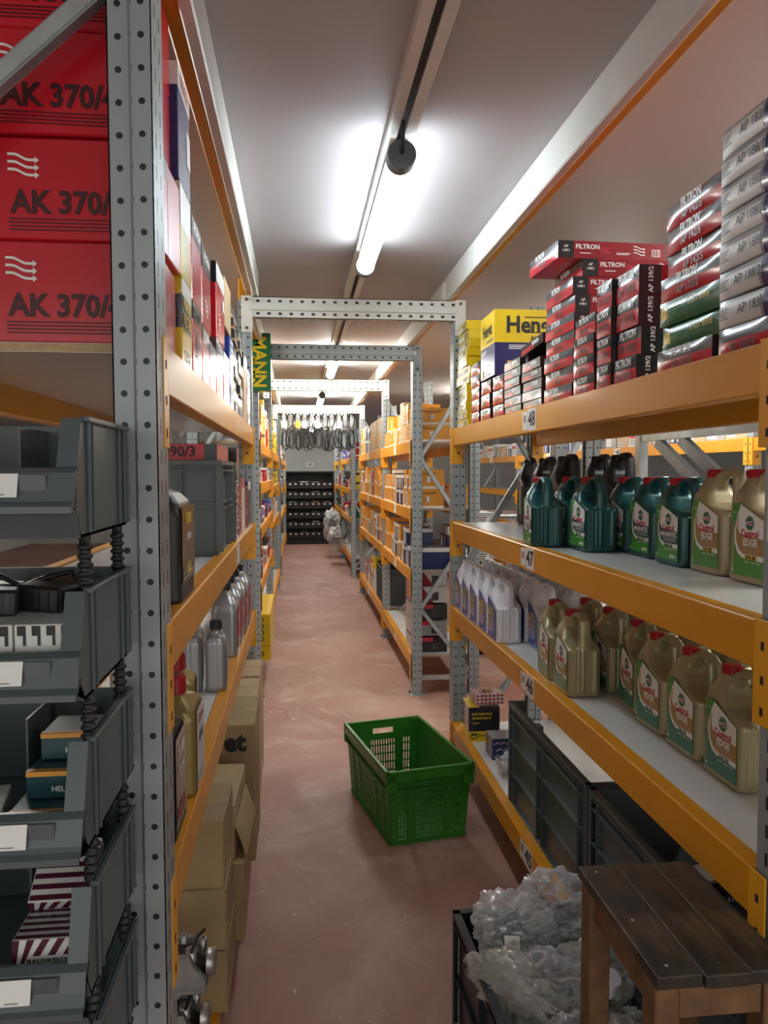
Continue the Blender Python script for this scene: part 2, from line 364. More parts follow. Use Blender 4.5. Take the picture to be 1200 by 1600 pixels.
# ------------------------------------------------------------------ racking
def post_mesh(h, s=1, wy=0.092, dx=0.068):
    """open upright section; the slotted web faces -x*s ; origin at the foot, web at x=0"""
    m = MB(); t = 0.0022; hy = wy/2
    # outline of half the section as strips (x0,y0)->(x1,y1)
    segs = []
    for k in (-1, 1):
        segs += [((0, k*hy), (0.030, k*hy)), ((0.030, k*hy), (0.036, k*(hy-0.010))), ((0.036, k*(hy-0.010)), (dx, k*(hy-0.010))), ((dx, k*(hy-0.010)), (dx, k*(hy-0.026)))]
    segs.append(((0, -hy), (0, hy)))
    me = MB()
    for a, b in segs:
        a = Vector(a); b = Vector(b); d = (b-a).normalized(); n = Vector((-d.y, d.x))*t/2; a2 = a-d*t/2; b2 = b+d*t/2
        me.prism([(s*(p.x), p.y) for p in (a2+n, b2+n, b2-n, a2-n)], 'z', 0, h, M_POST)
    o = me.mesh('post')
    # re-centre u on each flank strip so that the holes run down its middle
    uv = o.uv_layers[0].data
    for p in o.polygons:
        n = p.normal; cx = sum(o.vertices[i].co.x for i in p.vertices)/len(p.vertices)
        if abs(n.y) > 0.8:
            for li in p.loop_indices: uv[li].uv.x -= cx
        elif abs(n.x) > 0.8:
            far = abs(cx) > 0.01
            for li in p.loop_indices:
                if far: uv[li].uv.x += 30
        else:
            for li in p.loop_indices: uv[li].uv.x += 3
    o.name = 'post'; return o
PM = {}
def post(h, s):
    k = (round(h, 3), s)
    if k not in PM: PM[k] = post_mesh(h, s)
    return PM[k]
def frame(x, y, s, h, label, depth=RD, name='upright_frame', group=None, zig=(0.16, 0.52, 1.1, 1.68, 2.26), horiz=(0.12,), start=0, braces=None):
    """x: aisle face; s=+1 when the rack extends towards +x"""
    t = thing(name, label, 'rack upright', (x, y, 0), 0, group)
    ob('post', post(h, s), t); ob('post', post(h, -s), t, (s*depth, 0, 0))
    zs = [z for z in zig if z < h-0.05]
    BR = braces or [((0.06, depth-0.06) if (i+start) % 2 == 0 else (depth-0.06, 0.06))+(zs[i], zs[i+1]) for i in range(len(zs)-1)]
    for a, b, za, zb in BR:
        m = MB(); m.bar((s*a, 0, za), (s*b, 0, zb), 0.022, 0.034, M_GALV, up=(0, 1, 0)); m.bar((s*a, -0.004, za), (s*b, -0.004, zb), 0.03, 0.020, M_DGALV, up=(0, 1, 0))
        ob('brace', m, t)
    for z in horiz:
        m = MB(); m.bar((s*0.05, 0, z), (s*(depth-0.05), 0, z), 0.03, 0.03, M_GALV); ob('brace', m, t)
    for xx in (0, depth):
        k = 1 if xx == 0 else -1
        m = MB(); m.box(-0.02 if k*s > 0 else -0.085, 0.085 if k*s > 0 else 0.02, -0.055, 0.055, 0, 0.005, M_GALV); m.lathe([(0.008, 0.005), (0.008, 0.018)], M_BOLT, 8, Matrix.Translation((-0.012*(k*s), 0.03, 0)))
        ob('foot_plate', m, t, (s*xx, 0, 0))
    return t
def beam(x, y0, y1, ztop, s, label, h=0.088, number=None, sticker=None, conn=True, group=None, name='shelf_beam'):
    """orange box beam along y; x = aisle face"""
    t = thing(name, label, 'shelf beam', (x, y0, ztop), 0, group)
    L = y1-y0; m = MB(); a, b = sorted((0, s*0.042))
    m.box(a, b, 0.002, L-0.002, -h, 0, M_ORANGE, b=0.003)
    ob('beam', m, t)
    if conn:
        for end, ys in ((0, 1), (L, -1)):
            c = MB(); hx = 0.185
            w0, w1 = sorted((end, end-ys*0.045))
            px0, px1 = sorted((-s*0.0015, -s*0.005))
            c.box(px0, px1, w0, w1, -hx+0.004, 0.004, M_CONN, b=0.0008)      # plate on the upright's web
            c.box(*sorted((-s*0.005, s*0.055)), *sorted((end, end+ys*0.004)), -hx+0.004, 0.004, M_CONN)      # plate against the flank
            c.prism([(-s*0.003, -h), (-s*0.003, -hx+0.01), (s*0.03, -h)], 'y', *sorted((end+ys*0.004, end+ys*0.0065)), M_CONN)
            for z in (-0.04, -0.10, -0.155): c.box(*sorted((-s*0.0052, -s*0.0056)), w0+0.018, w0+0.027, z-0.009, z+0.006, M_SLOT)
            c.tube([(s*0.03, end-0.0, -0.125), (s*0.03, end+ys*0.012, -0.125)], 0.007, M_BOLT, 8)
            ob('end_connector', c, t)
    if number or sticker:
        yc = sticker[0]-y0; c = MB(); fx = -s*0.0006; u = (0, -s, 0)
        hw = .046 if number else .034
        c.box(*sorted((0, -s*0.0007)), yc-hw, yc+hw, -0.080, -0.006, M_WHITE)
        if number: c.text(number, (-s*0.0011, yc, -0.043), u, (0, 0, 1), 0.070, M_PRINT, bold=0.035, sx=1.12)
        ys_ = yc+s*(hw+.034)
        c.box(*sorted((0, -s*0.0007)), ys_-0.027, ys_+0.027, -0.076, -0.012, M_WHITE)
        c.box(*sorted((-s*0.0008, -s*0.001)), ys_-0.013, ys_+0.013, -0.050, -0.024, M_GPRINT)
        ob('number_label' if number else 'shelf_label', c, t)
    return t
def deck(x, y0, y1, ztop, s, label, depth=RD, group=None, name='shelf_board'):
    m = MB(); a, b = sorted((x+s*0.012, x+s*(depth-0.012)))
    m.box(a, b, y0+0.003, y1-0.003, ztop-0.016, ztop, M_BOARD)
    m.box(a+0.001, b-0.001, y0+0.0015, y0+0.0032, ztop-0.015, ztop-0.001, M_EDGE)
    m.box(a+0.001, b-0.001, y1-0.0032, y1-0.0015, ztop-0.015, ztop-0.001, M_EDGE)
    return ob(name, m, None, label=label, cat='shelf board', group=group)

# bays: (key, side name, x, s, y0, y1, levels{z:(number)}, words)
NAMES = {0: 'top', 1: 'second', 2: 'third', 3: 'bottom'}
def bay(x, s, y0, y1, levels, words, nums=None, depth=RD, rear=True, stick=None, bot_h=0.088):
    d0 = depth
    for i, z in enumerate(levels):
        nm = NAMES[i]; depth = d0+(.30 if i == 3 and words == 'near right bay' else 0)
        n = nums[i] if nums else None
        beam(x, y0, y1, z+0.004, s, f'orange {nm} shelf beam, aisle side of the {words}', number=n, sticker=(stick[i],) if stick else None, h=bot_h if i == 3 else 0.088)
        if rear: beam(x+s*depth, y0, y1, z+0.004, -s, f'orange {nm} shelf beam, rear side of the {words}')
        deck(x, y0, y1, z, s, f'white {nm} shelf board of the {words}', depth)
# front right bay (numbers 45-48)
PZ = 2.46
frame(XR+0.006, 1.225, 1, PZ, 'grey upright frame at the near end of the near right bay')
frame(XR+0.006, 4.052, 1, PZ, 'grey upright frame at the far end of the near right bay', start=0, zig=(0.16, 0.62, 1.08, 1.66, 2.26))
bay(XR, 1, 1.276, 4.004, (Z48, Z47, Z46, Z45), 'near right bay', ('48', '47', '46', '45'), stick=(2.62, 2.63, 2.62, 2.62))
frame(XR+RD+.075, 1.225, 1, PZ, 'grey rear upright frame at the near end of the near right bay', depth=.24, braces=((.06, .2, .3, .7),))
frame(XR+RD+.075, 4.052, 1, PZ, 'grey rear upright frame at the far end of the near right bay', depth=.24, braces=((.06, .2, 1.6, 1.9),))
# front left bay
frame(XL+0.002, 1.322, -1, PZ, 'grey upright frame beside the storage bins, near left', braces=((.06, .42, .16, .6), (.42, .06, .6, 1.0), (.42, .06, 2.05, 2.385)))
frame(XL-0.006, 4.052, -1, PZ, 'grey upright frame at the far end of the near left bay')
for i, (z, st) in enumerate(((Z48, None), (Z47, (2.95,)), (Z46, None), (0.15, None))):
    nm = NAMES[i]
    beam(XL, 1.373, 4.004, z+0.004, -1, f'orange {nm} shelf beam, aisle side of the near left bay', sticker=st, h=0.07 if i == 3 else 0.088)
    beam(XL-RD, 1.373, 4.004, z+0.004, 1, f'orange {nm} shelf beam, rear side of the near left bay', h=0.07 if i == 3 else 0.088)
    deck(XL, 1.373, 4.004, z, -1, f'white {nm} shelf board of the near left bay')
# middle run, right
LV = (Z48, Z47, Z46, Z45)
frame(XR+0.006, 5.50, 1, PZ, 'grey upright frame past the cross passage on the right', start=1, zig=(0.16, 0.62, 1.15, 1.70, 2.28))
frame(XR+0.006, 7.45, 1, PZ, 'grey upright frame in the middle of the right middle run')
frame(XR+0.006, 10.2, 1, PZ, 'grey upright frame at the far end of the right middle run')
bay(XR, 1, 5.55, 7.40, LV, 'first middle right bay', stick=(6.4, 6.4, 6.4, 6.4), nums=(None,)*4)
bay(XR, 1, 7.50, 10.15, LV, 'second middle right bay', stick=(8.9, 8.9, 8.9, 8.9), nums=(None,)*4)
# far run, right
frame(XR+0.006, 11.9, 1, PZ, 'grey upright frame at the start of the far right run')
frame(XR+0.006, 14.6, 1, PZ, 'grey upright frame midway along the far right run')
frame(XR+0.006, 17.2, 1, PZ, 'grey upright frame beside the black bin cabinet')
bay(XR, 1, 11.95, 14.55, LV, 'first far right bay', rear=False)
bay(XR, 1, 14.65, 17.15, LV, 'second far right bay', rear=False)
# middle and far run, left
XM = -0.262
LVL = (Z48, 1.50, 1.15, 0.72)
frame(XM-0.006, 5.50, -1, PZ, 'grey upright frame past the cross passage on the left')
frame(XM-0.006, 8.2, -1, PZ, 'grey upright frame in the middle of the left middle run')
frame(XM-0.006, 10.95, -1, PZ, 'grey upright frame at the far end of the left middle run')
bay(XM, -1, 5.55, 8.15, (Z48, 1.52, 1.20, 0.80), 'first middle left bay', rear=False)
deck(XM, 5.55, 8.15, 0.25, -1, 'white lowest shelf board of the first middle left bay'); beam(XM, 5.55, 8.15, 0.254, -1, 'orange lowest shelf beam of the first middle left bay', h=0.07)
bay(XM, -1, 8.25, 10.9, (Z48, 1.45, 1.05, 0.25), 'second middle left bay', rear=False)
frame(XM-0.006, 12.2, -1, PZ, 'grey upright frame at the start of the far left run')
frame(XM-0.006, 17.2, -1, PZ, 'grey upright frame at the end of the far left run')
bay(XM, -1, 12.25, 17.15, LV, 'far left bay', rear=False)

# cross beams over the aisle
def xbeam(y, xa, xb, ztop, m_, label):
    t = thing('cross_beam', label, 'beam', (xa, y, ztop-0.055))
    L = xb-xa; m = MB(); m.box(0.04, L-0.04, -0.004, 0.0, -0.052, 0.052, m_); m.box(0.04, L-0.04, -0.014, -0.004, -0.016, 0.016, m_, b=0.003)
    m.box(0.04, L-0.04, -0.004, 0.038, 0.049, 0.052, m_); m.box(0.04, L-0.04, -0.004, 0.038, -0.052, -0.049, m_)
    ob('perforated_beam', m, t)
    for x0 in (0, L-0.055):
        c = MB(); c.box(x0, x0+0.055, -0.010, -0.004, -0.125, 0.055, M_CREAM if m_ is M_XBEAM else M_DGALV, b=0.001)
        for z in (0.035, -0.105): c.tube([(x0+0.0275, -0.018, z), (x0+0.0275, -0.010, z)], 0.0075, M_BOLT, 8)
        ob('end_plate', c, t)
xbeam(3.995, -0.275, 0.862, 2.478, M_XBEAM, 'cream perforated cross beam nearest over the aisle')
xbeam(5.44, -0.315, 0.862, 2.478, M_XBEAMG, 'grey perforated cross beam past the cross passage')
xbeam(7.39, -0.315, 0.862, 2.468, M_XBEAM, 'cream perforated cross beam between second and third lamps')
xbeam(10.14, -0.315, 0.862, 2.462, M_XBEAM, 'cream perforated cross beam above the hanging cables')

# ------------------------------------------------------------------ lamps
M_T1 = emis('lit_tube_near', (0.80, 0.92, 1.0), TUBE); M_T2 = emis('lit_tube_far', (0.98, 0.98, 0.92), TUBE_FAR)
def lamp(x, y0, L, z, m_, label, group='tube lamps of the warehouse'):
    t = thing('tube_lamp', label, 'ceiling lamp', (x, y0, z), 0, group)
    d = MB(); d.tube([(0, 0.05, 0), (0, L-0.05, 0)], 0.036, m_, 20); ob('diffuser', d, t)
    for a, b in ((0, 0.055), (L-0.055, L)):
        c = MB(); c.tube([(0, a, 0), (0, b, 0)], 0.041, M_PLGM, 20); ob('end_cap', c, t)
    ob('uplight_shield', MB().box(-.028, .028, .06, L-.06, .037, .048, M_CREAM, b=.002), t)  # added strip over the tube, cuts its upward glow on the ceiling
    for yy in (0.3, L-0.36): ob('bracket', MB().box(-0.012, 0.012, yy, yy+0.06, 0.049, 0.105, M_GALV), t)
    ob('supply_cable', MB().tube([(0, -0.002, 0.0), (0, -0.02, 0.02), (0.0, -0.03, 0.08)], 0.005, M_RUB, 6), t)
lamp(0.300, 2.243, 1.262, 2.5, M_T1, 'brightest tube lamp hanging nearest over the aisle')
lamp(0.305, 6.10, 1.262, 2.5, M_T2, 'tube lamp behind the grey cross beam')
lamp(0.290, 9.25, 1.262, 2.5, M_T2, 'small tube lamp seen farthest down the aisle')
lamp(0.300, 12.9, 1.262, 2.5, M_T2, 'tube lamp beyond the hanging cables')
lamp(0.300, 15.9, 1.262, 2.5, M_T2, 'added fill tube lamp directly before the bin cabinet')  # added lamp that brightens the far end and back wall
for x, y, l in ((0.3, -1.9, 'tube lamp over the aisle behind the camera'), (2.15, 0.9, 'tube lamp over the next aisle on the right, near end'), (2.15, 4.6, 'tube lamp over the next aisle on the right, middle'), (2.15, 8.6, 'tube lamp over the next aisle on the right, far'),
                (4.9, 3.2, 'tube lamp over the third aisle, near'), (4.9, 8.2, 'tube lamp over the third aisle, far'), (-1.6, 3.2, 'tube lamp over the aisle on the left'), (-1.6, 8.4, 'tube lamp over the left aisle, far')):
    lamp(x, y, 1.262, 2.5, M_T2 if x > 0.4 or x < 0 else M_T1, l)

# ================================================================== cartons
class Carton(MB):
    def __init__(s, w, d, h, m, b=0.0015, bul=0.0):
        super().__init__(); s.w, s.d, s.h, s.bul, s.base = w, d, h, bul, m; s.box(-w/2, w/2, -d/2, d/2, 0, h, m, b=b)
        s.fr = {'y-': (Vector((-w/2, -d/2, 0)), Vector((1, 0, 0)), w, h, Vector((0, -1, 0))),
                'y+': (Vector((w/2, d/2, 0)), Vector((-1, 0, 0)), w, h, Vector((0, 1, 0))),
                'x-': (Vector((-w/2, d/2, 0)), Vector((0, -1, 0)), d, h, Vector((-1, 0, 0))),
                'x+': (Vector((w/2, -d/2, 0)), Vector((0, 1, 0)), d, h, Vector((1, 0, 0)))}
    def P(s, f, a, b, l):
        o, u, W, H, n = s.fr[f]; return o+u*W*a+Vector((0, 0, H*b))+n*(0.0005*l+(s.bul*(1-(2*b-1)**2)*(1-(2*a-1)**4) if f[0] == 'x' else 0))
    def dec(s, f, a0, b0, a1, b1, m, l=1):
        if s.bul and f[0] == 'x':      # follow the bulge of the card with a fine grid
            nu, nv = 10, 8; V = [s.P(f, a0+(a1-a0)*i/nu, b0+(b1-b0)*j/nv, l) for j in range(nv+1) for i in range(nu+1)]
            s.add(V, [[j*(nu+1)+i, j*(nu+1)+i+1, (j+1)*(nu+1)+i+1, (j+1)*(nu+1)+i] for j in range(nv) for i in range(nu)], m, True); return s
        s.quad(s.P(f, a0, b0, l), s.P(f, a1, b0, l), s.P(f, a1, b1, l), s.P(f, a0, b1, l), m); return s
    def top(s, x0, y0, x1, y1, m, l=1):
        z = s.h+0.0005*l; q = [(-s.w/2+s.w*a, -s.d/2+s.d*b, z) for a, b in ((x0, y0), (x1, y0), (x1, y1), (x0, y1))]; s.quad(*q, m); return s
    def txt(s, f, a, b, size, t, m, rot=0, bold=0.0, l=3, sx=1.0):
        o, u, W, H, n = s.fr[f]; s.text(t, s.P(f, a, b, l+(1 if s.bul else 0)), u, (0, 0, 1), size, m, rot, bold, sx); return s
    def lines(s, f, a, b, size, n, m, wid=0.2, l=3):
        """small print: thin rules standing for lines of fine text"""
        for i in range(n): s.dec(f, a, b-i*size*2.1, a+wid*(1-0.25*((i*7) % 3)/2), b-i*size*2.1+size, m, l)
        return s
    def bars(s, f, a0, b0, a1, b1, m, n=9, l=4):
        for i in range(n):
            x = a0+(a1-a0)*i/n; s.dec(f, x, b0, x+(a1-a0)/n*(0.25+0.45*((i*5) % 3)/2), b1, m, l)
        return s
    def waves(s, f, a, b, wd, m, l=3, gap=0.0):
        o, u, W, H, n = s.fr[f]; g = gap or wd*0.28
        for j in range(3):
            pts = [s.P(f, a, b, l)+u*(wd*t)+Vector((0, 0, -j*g-wd*0.13*(0.5-0.5*math.cos(math.pi*min(1, max(0, (t-0.2)/0.6))))*1.6)) for t in [i/12 for i in range(13)]]
            th = wd*0.05
            for p, q in zip(pts[:-1], pts[1:]): s.quad(p-Vector((0, 0, th)), q-Vector((0, 0, th)), q+Vector((0, 0, th)), p+Vector((0, 0, th)), m)
            e = pts[-1]; s.add([e+Vector((0, 0, -th*2.6)), e+u*th*3.2, e+Vector((0, 0, th*2.6))], [[0, 1, 2]], m)
        return s
MC = {}
def cached(key, fn):
    if key not in MC: MC[key] = fn().mesh('carton')
    return MC[key]

def c_ap149():
    c = Carton(0.34, 0.262, 0.0515, M_RED, bul=.004); c.dec('x-', 0, 0, 1, .53, M_RED); c.dec('x-', 0, .52, 1, 1, M_SILV); c.txt('x-', .42, .76, .024, 'FILTRON', M_WPRINT, bold=.03, sx=.85); c.txt('x-', .5, .27, .020, 'AP 149/1', M_DRED, bold=.02)
    c.dec('y-', 0, 0, 1, 1, M_REDM); c.dec('y-', 0, 0, .14, 1, M_BLACK, 2); c.txt('y-', .07, .66, .011, 'AP', M_WPRINT, bold=.02, l=4); c.txt('y-', .07, .42, .011, '149/1', M_WPRINT, bold=.02, l=4)
    c.txt('y-', .27, .66, .019, 'FILTRON', M_WPRINT, bold=.03); c.lines('y-', .20, .28, .05, 1, M_WPRINT, .1); c.lines('y-', .39, .62, .035, 5, M_LRED, .1)
    c.lines('y-', .54, .35, .035, 2, M_WPRINT, .13); c.waves('y-', .70, .78, .032, M_WPRINT); c.dec('y-', .87, .22, .95, .64, M_WHITE, 3); c.bars('y-', .875, .25, .945, .60, M_REDM, l=4, n=8); return c
def c_ap139():
    c = Carton(0.30, 0.136, 0.0715, M_RED, bul=.004); c.dec('x-', 0, 0, 1, .56, M_RED); c.dec('x-', 0, .55, 1, 1, M_BLACK); c.txt('x-', .5, .78, .028, 'FILTRON', M_WPRINT, bold=.03, sx=.85); c.txt('x-', .5, .30, .027, 'AP 139/2', M_DRED, bold=.02)
    c.dec('y-', 0, 0, .19, 1, M_BLACK); c.dec('y-', .19, 0, 1, 1, M_REDM); c.txt('y-', .10, .5, .017, 'AP 139/2', M_WPRINT, rot=math.pi/2, bold=.02); c.txt('y-', .34, .5, .018, 'FILTRON', M_WPRINT, rot=math.pi/2, bold=.03)
    return c
def c_ap185(top=M_SILV):
    c = Carton(0.22, 0.165, 0.056, M_RED, bul=.004); c.dec('x-', 0, 0, 1, .56, M_RED); c.dec('x-', 0, .55, 1, 1, top); c.txt('x-', .5, .78, .022, 'FILTRON', M_WPRINT, bold=.03, sx=.85); c.txt('x-', .5, .27, .022, 'AP 185', M_DRED, bold=.02)
    c.dec('y-', 0, 0, .6, 1, M_BLACK); c.dec('y-', .6, 0, 1, 1, M_REDM); c.txt('y-', .42, .5, .02, 'AP 189', M_WPRINT, rot=math.pi/2, bold=.02); return c
def c_flat():
    c = Carton(0.22, 0.22, 0.034, M_BLACK); c.dec('x-', 0, .02, .62, .55, M_REDM); c.dec('x-', .1, .2, .5, .45, M_RED, 2); c.txt('x-', .68, .55, .018, 'FILTRON', M_WPRINT, bold=.04, sx=.9); c.dec('y-', 0, .1, .5, .9, M_BLACK); c.txt('y-', .12, .5, .014, '189/2', M_WPRINT, rot=math.pi/2, bold=.02); return c
def c_142(num='AP 142/5'):
    c = Carton(0.26, 0.246, 0.0525, M_RED, b=.003, bul=.007); c.dec('x-', 0, 0, 1, .51, M_RED); c.dec('x-', 0, .5, 1, 1, M_SILV); c.txt('x-', .5, .76, .026, 'FILTRON', M_WPRINT, bold=.03, sx=.85); c.txt('x-', .52, .25, .024, num, M_DRED, bold=.02)
    c.dec('y-', 0, 0, 1, 1, M_BLACK); c.txt('y-', .1, .5, .02, '1', M_WPRINT); return c
def c_green():
    c = Carton(0.26, 0.246, 0.0525, M_GREEN, b=.004, bul=.007); c.dec('x-', 0, 0, 1, 1, M_GREEN, 0.5); c.dec('x-', .03, .25, .18, .75, M_YEL); c.dec('x-', .5, 0.05, .51, .95, M_LGRN2); c.txt('x-', .72, .6, .02, 'C 2X 6008', M_YEL, bold=.01); c.lines('x-', .2, .6, .06, 3, M_LGRN, .2); return c
def c_183(hand='AP 183'):
    c = Carton(0.26, 0.18, 0.053, M_SILV, b=.003, bul=.007); c.dec('x-', 0, 0, .82, 1, M_GREY); c.dec('x-', 0, .05, .78, .8, M_CARDW, 2); c.txt('x-', .6, .5, .024, hand, M_PRINT, bold=.01, l=4)
    c.lines('x-', .03, .62, .05, 4, M_GPRINT, .2); c.dec('x-', .82, 0, 1, 1, M_NAVY, 2); c.dec('y-', 0, 0, 1, 1, M_NAVY); return c
def c_yellow(k=0):
    c = Carton(0.25, 0.235, 0.0415, M_YELD if k else M_YEL, b=.003); c.dec('y-', 0, 0, 1, 1, M_YEL); c.dec('y-', .27, .1, .9, .9, M_YEL, 2); c.txt('y-', .46, .5, .03, 'Hengst', M_PRINT, rot=math.pi, bold=.03, l=3)
    c.dec('x-', 0, 0, 1, 1, M_YELD); c.dec('x-', .02, .1, .6, .55, M_CARDW, 2); c.lines('x-', .6, .6, .08, 3, M_PRINT, .3); return c
FILT = 'flat red and black filter box'
def place(mesh, x, y, z, label, group, rz=0.0, rx=0.0, ry=0.0, name='filter_box', cat='box'):
    return ob(name, mesh, None, (x, y, z), (rx, ry, rz), label, cat, group)
# (x of aisle face, y near) -> box centre handled here
def stack(meshes, xf, yn, z, hs, w, d, labeler, group, jit=0.006, rot=0.02, side=1, name='filter_box', shifts=None):
    out = []
    for i, me in enumerate(meshes):
        dx = rnd.uniform(0, jit)+(shifts[i] if shifts and i < len(shifts) else 0)
        out.append(place(me, xf+side*(w/2+dx), yn+d/2+rnd.uniform(-jit, jit)*0.4, z, labeler(i), group, rz=rnd.uniform(-rot, rot), name=name)); z += hs[i]+0.0012
    return out
ZT = Z48
def po(n): return lambda i: (ORD[i] if i else 'bottom')
def lab(desc, tail, n):
    return lambda i: f"{desc}, {'bottom' if i == 0 else 'topmost' if i == n-1 else ORD[i]+' from the bottom'} {tail}"
n = 12; ya = [cached('yel%d' % (k % 2), lambda k=k: c_yellow(k % 2)) for k in range(n)]
stack(ya, 0.815, 3.735, ZT, [.0415]*n, .25, .235, lab('flat yellow filter box', 'of the worn yellow stack', n), 'flat yellow filter boxes at the end of the top shelf', jit=.012, rot=.06)
m185 = cached('185', c_ap185); m185b = cached('185b', lambda: c_ap185(M_BLACK))
stack([m185]*5, .82, 3.515, ZT, [.056]*5, .22, .165, lab('small red silver filter box', 'of the stack beside yellow ones', 5), 'small red filter boxes next to the yellow stack')
stack([m185]*3, .82, 3.30, ZT, [.060]*3, .22, .165, lab('small red silver filter box', 'of three under the blue yellow carton', 3), 'small red filter boxes under the tall carton')
stack([m185]*3, .82, 3.095, ZT, [.060]*3, .22, .165, lab('small red filter box', 'of three in front under tall carton', 3), 'small red filter boxes in front under the tall carton')
def c_hengst():
    c = Carton(0.30, 0.262, 0.272, M_NAVY, b=.002)
    for f in ('y-', 'x-'):
        c.dec(f, 0, .50, 1, 1, M_YEL)
    c.txt('y-', .57, .76, .095, 'Hengst', M_PRINT, bold=.03, sx=.92, l=4); c.dec('y-', .42, .875, .97, .89, M_PRINT, 4); c.dec('y-', .42, .645, .70, .66, M_PRINT, 4)
    c.txt('y-', .76, .565, .024, 'AUTOMOTIVE', M_PRINT, bold=.03, l=4); c.lines('y-', .2, .45, .012, 3, M_WPRINT, .3); c.dec('y-', .18, .10, .34, .22, M_YSTICK, 3); c.dec('y-', .22, .13, .30, .19, M_WHITE, 4)
    c.txt('x-', .5, .74, .07, 'Hengst', M_PRINT, bold=.03, sx=.85, l=4); c.txt('x-', .7, .56, .018, 'AUTOMOTIVE', M_PRINT, bold=.02, l=4); c.lines('x-', .08, .44, .012, 3, M_WPRINT, .4); c.dec('x-', .06, .03, .22, .16, M_YSTICK, 3); c.lines('x-', .3, .18, .02, 4, M_WPRINT, .4)
    return c
place(cached('hengst', c_hengst), .97, 3.345, ZT+.1850, 'tall yellow and navy carton standing on small red filter boxes', None, rz=-.01, name='carton')
mfl = cached('flat', c_flat)
stack([mfl]*6, .82, 2.848, ZT, [.034]*6, .22, .22, lab('thin dark filter box with red panel', 'of the farther dark stack', 6), 'thin dark filter boxes, farther stack')
stack([mfl]*5, .82, 2.60, ZT, [.034]*5, .22, .22, lab('thin dark filter box with red panel', 'of the nearer dark stack', 5), 'thin dark filter boxes, nearer stack')
place(mfl, .935, 2.72, ZT+.212, 'thin dark filter box lying tilted on the nearer dark stack', None, rz=.05, rx=-.10)
m149 = cached('149', c_ap149)
stack([m149]*8, .822, 2.30, ZT, [.0515]*8, .34, .262, lab('long flat red filter box', 'of the long box stack', 8), 'long flat red filter boxes in one tall stack', rot=.015, shifts=[0, .004, 0, .003, 0, .004, .002, .03])
place(m149, .945, 2.44, ZT+.4222, 'long red filter box overhanging the aisle on top of its stack', None, rz=.03)
m139 = cached('139', c_ap139)
stack([m185b]*4, .822, 2.118, ZT, [.056]*4, .22, .165, lab('small red black filter box', 'of the low stack beside long boxes', 4), 'small red filter boxes in the low stack')
stack([m139]*4, .830, 1.865, ZT, [.0715]*4, .30, .136, lab('thick red filter box with vertical lettering', 'of the thick box column', 4), 'thick red filter boxes with vertical lettering', rot=.012, shifts=[0, .012, .004, .006])
def c_139b():
    c = Carton(0.26, 0.098, 0.0715, M_RED, bul=.003); c.dec('x-', 0, 0, 1, .56, M_RED); c.dec('x-', 0, .55, 1, 1, M_BLACK); c.txt('x-', .5, .78, .024, 'FILTRON', M_WPRINT, bold=.03, sx=.8); c.txt('x-', .5, .30, .022, 'AP 139/2', M_DRED, bold=.02); c.dec('y-', 0, 0, .4, 1, M_BLACK); return c
stack([cached('139b', c_139b)]*4, .820, 2.008, ZT, [.0715]*4, .26, .098, lab('narrow red filter box', 'of the column behind the thick ones', 4), 'narrow red filter boxes behind the thick column', rot=.01)
m142 = cached('142', c_142); mgr = cached('green', c_green); m175 = cached('175', lambda: c_142('AP 175/2'))
ll = ['red filter box with silver top on the beam, under two green boxes', 'lower of the two green filter boxes', 'upper of the two green filter boxes', 'red silver filter box lying on the upper green box'] + [f'red silver filter box, {a} above the green boxes' for a in ('second', 'third', 'topmost, fourth')]
stack([m142, mgr, mgr, m175, m142, m142, m142], .818, 1.478, ZT, [.0525]*7, .26, .246, lambda i: ll[i], None, rot=.03, shifts=[0, .012, .006, .006, .02, .016, .018], jit=.004)
m183 = cached('183', c_183); m183b = cached('183b', lambda: c_183('AP 188/2'))
mlow = cached('142n', lambda: (lambda c: (c.dec('x-', 0, 0, 1, .51, M_RED), c.dec('x-', 0, .5, 1, 1, M_SILV), c.txt('x-', .5, .25, .022, 'AP 180/5', M_DRED, bold=.02), c)[-1])(Carton(.26, .18, .053, M_RED, b=.003, bul=.006)))
stack([mlow]+[m183, m183b]*3+[m183], .815, 1.276, ZT, [.053]*8, .26, .18, lambda i: 'red silver filter box, bottom of the rightmost stack' if i == 0 else f"grey handwritten filter box, {'topmost' if i == 7 else ORD[i]+' from bottom'}, rightmost stack", 'grey white handwritten filter boxes, rightmost stack', rot=.02, jit=.004)

# ---- left top shelf
def c_ak():
    c = Carton(0.335, 0.225, 0.170, M_RED, b=.003)
    c.waves('y-', .27, .83, .044, M_WPRINT, gap=.0125); c.txt('y-', .56, .36, .052, 'AK 370/4', M_DRED, bold=.035, sx=.92)
    for i in range(4): c.dec('y-', .27, .20-i*.035, .96-.1*(i % 2), .212-i*.035, M_DRED, 3)
    c.dec('x+', 0, .80, .42, 1, M_BLACK); c.dec('x+', .42, 0, .45, 1, M_SILV); return c
mak = cached('ak', c_ak)
for i in range(4):
    place(mak, -.2325-.1675-(.008, .0, .012, .014)[i], 1.505+(.0, .004, -.004, .0)[i], ZT+.0015+i*.1725, f"large red filter carton with white wave mark, {('bottom', 'second from bottom', 'third from bottom', 'topmost')[i]} of the near left stack", 'large red cartons on the near left top shelf', rz=(.0, -.02, .015, -.01)[i], name='filter_carton')
def c_diamond():
    c = Carton(.16, .2, .19, M_REDM)
    for i in range(6):
        for j in range(6):
            a, b = (i+.5)/6, (j+.5)/6
            o, u, W, H, n_ = c.fr['y-']; p = c.P('y-', a, b, 1); c.add([p+u*W*.075, p+Vector((0, 0, H*.08)), p-u*W*.075, p-Vector((0, 0, H*.08))], [[0, 1, 2, 3]], M_WPRINT)
    return c
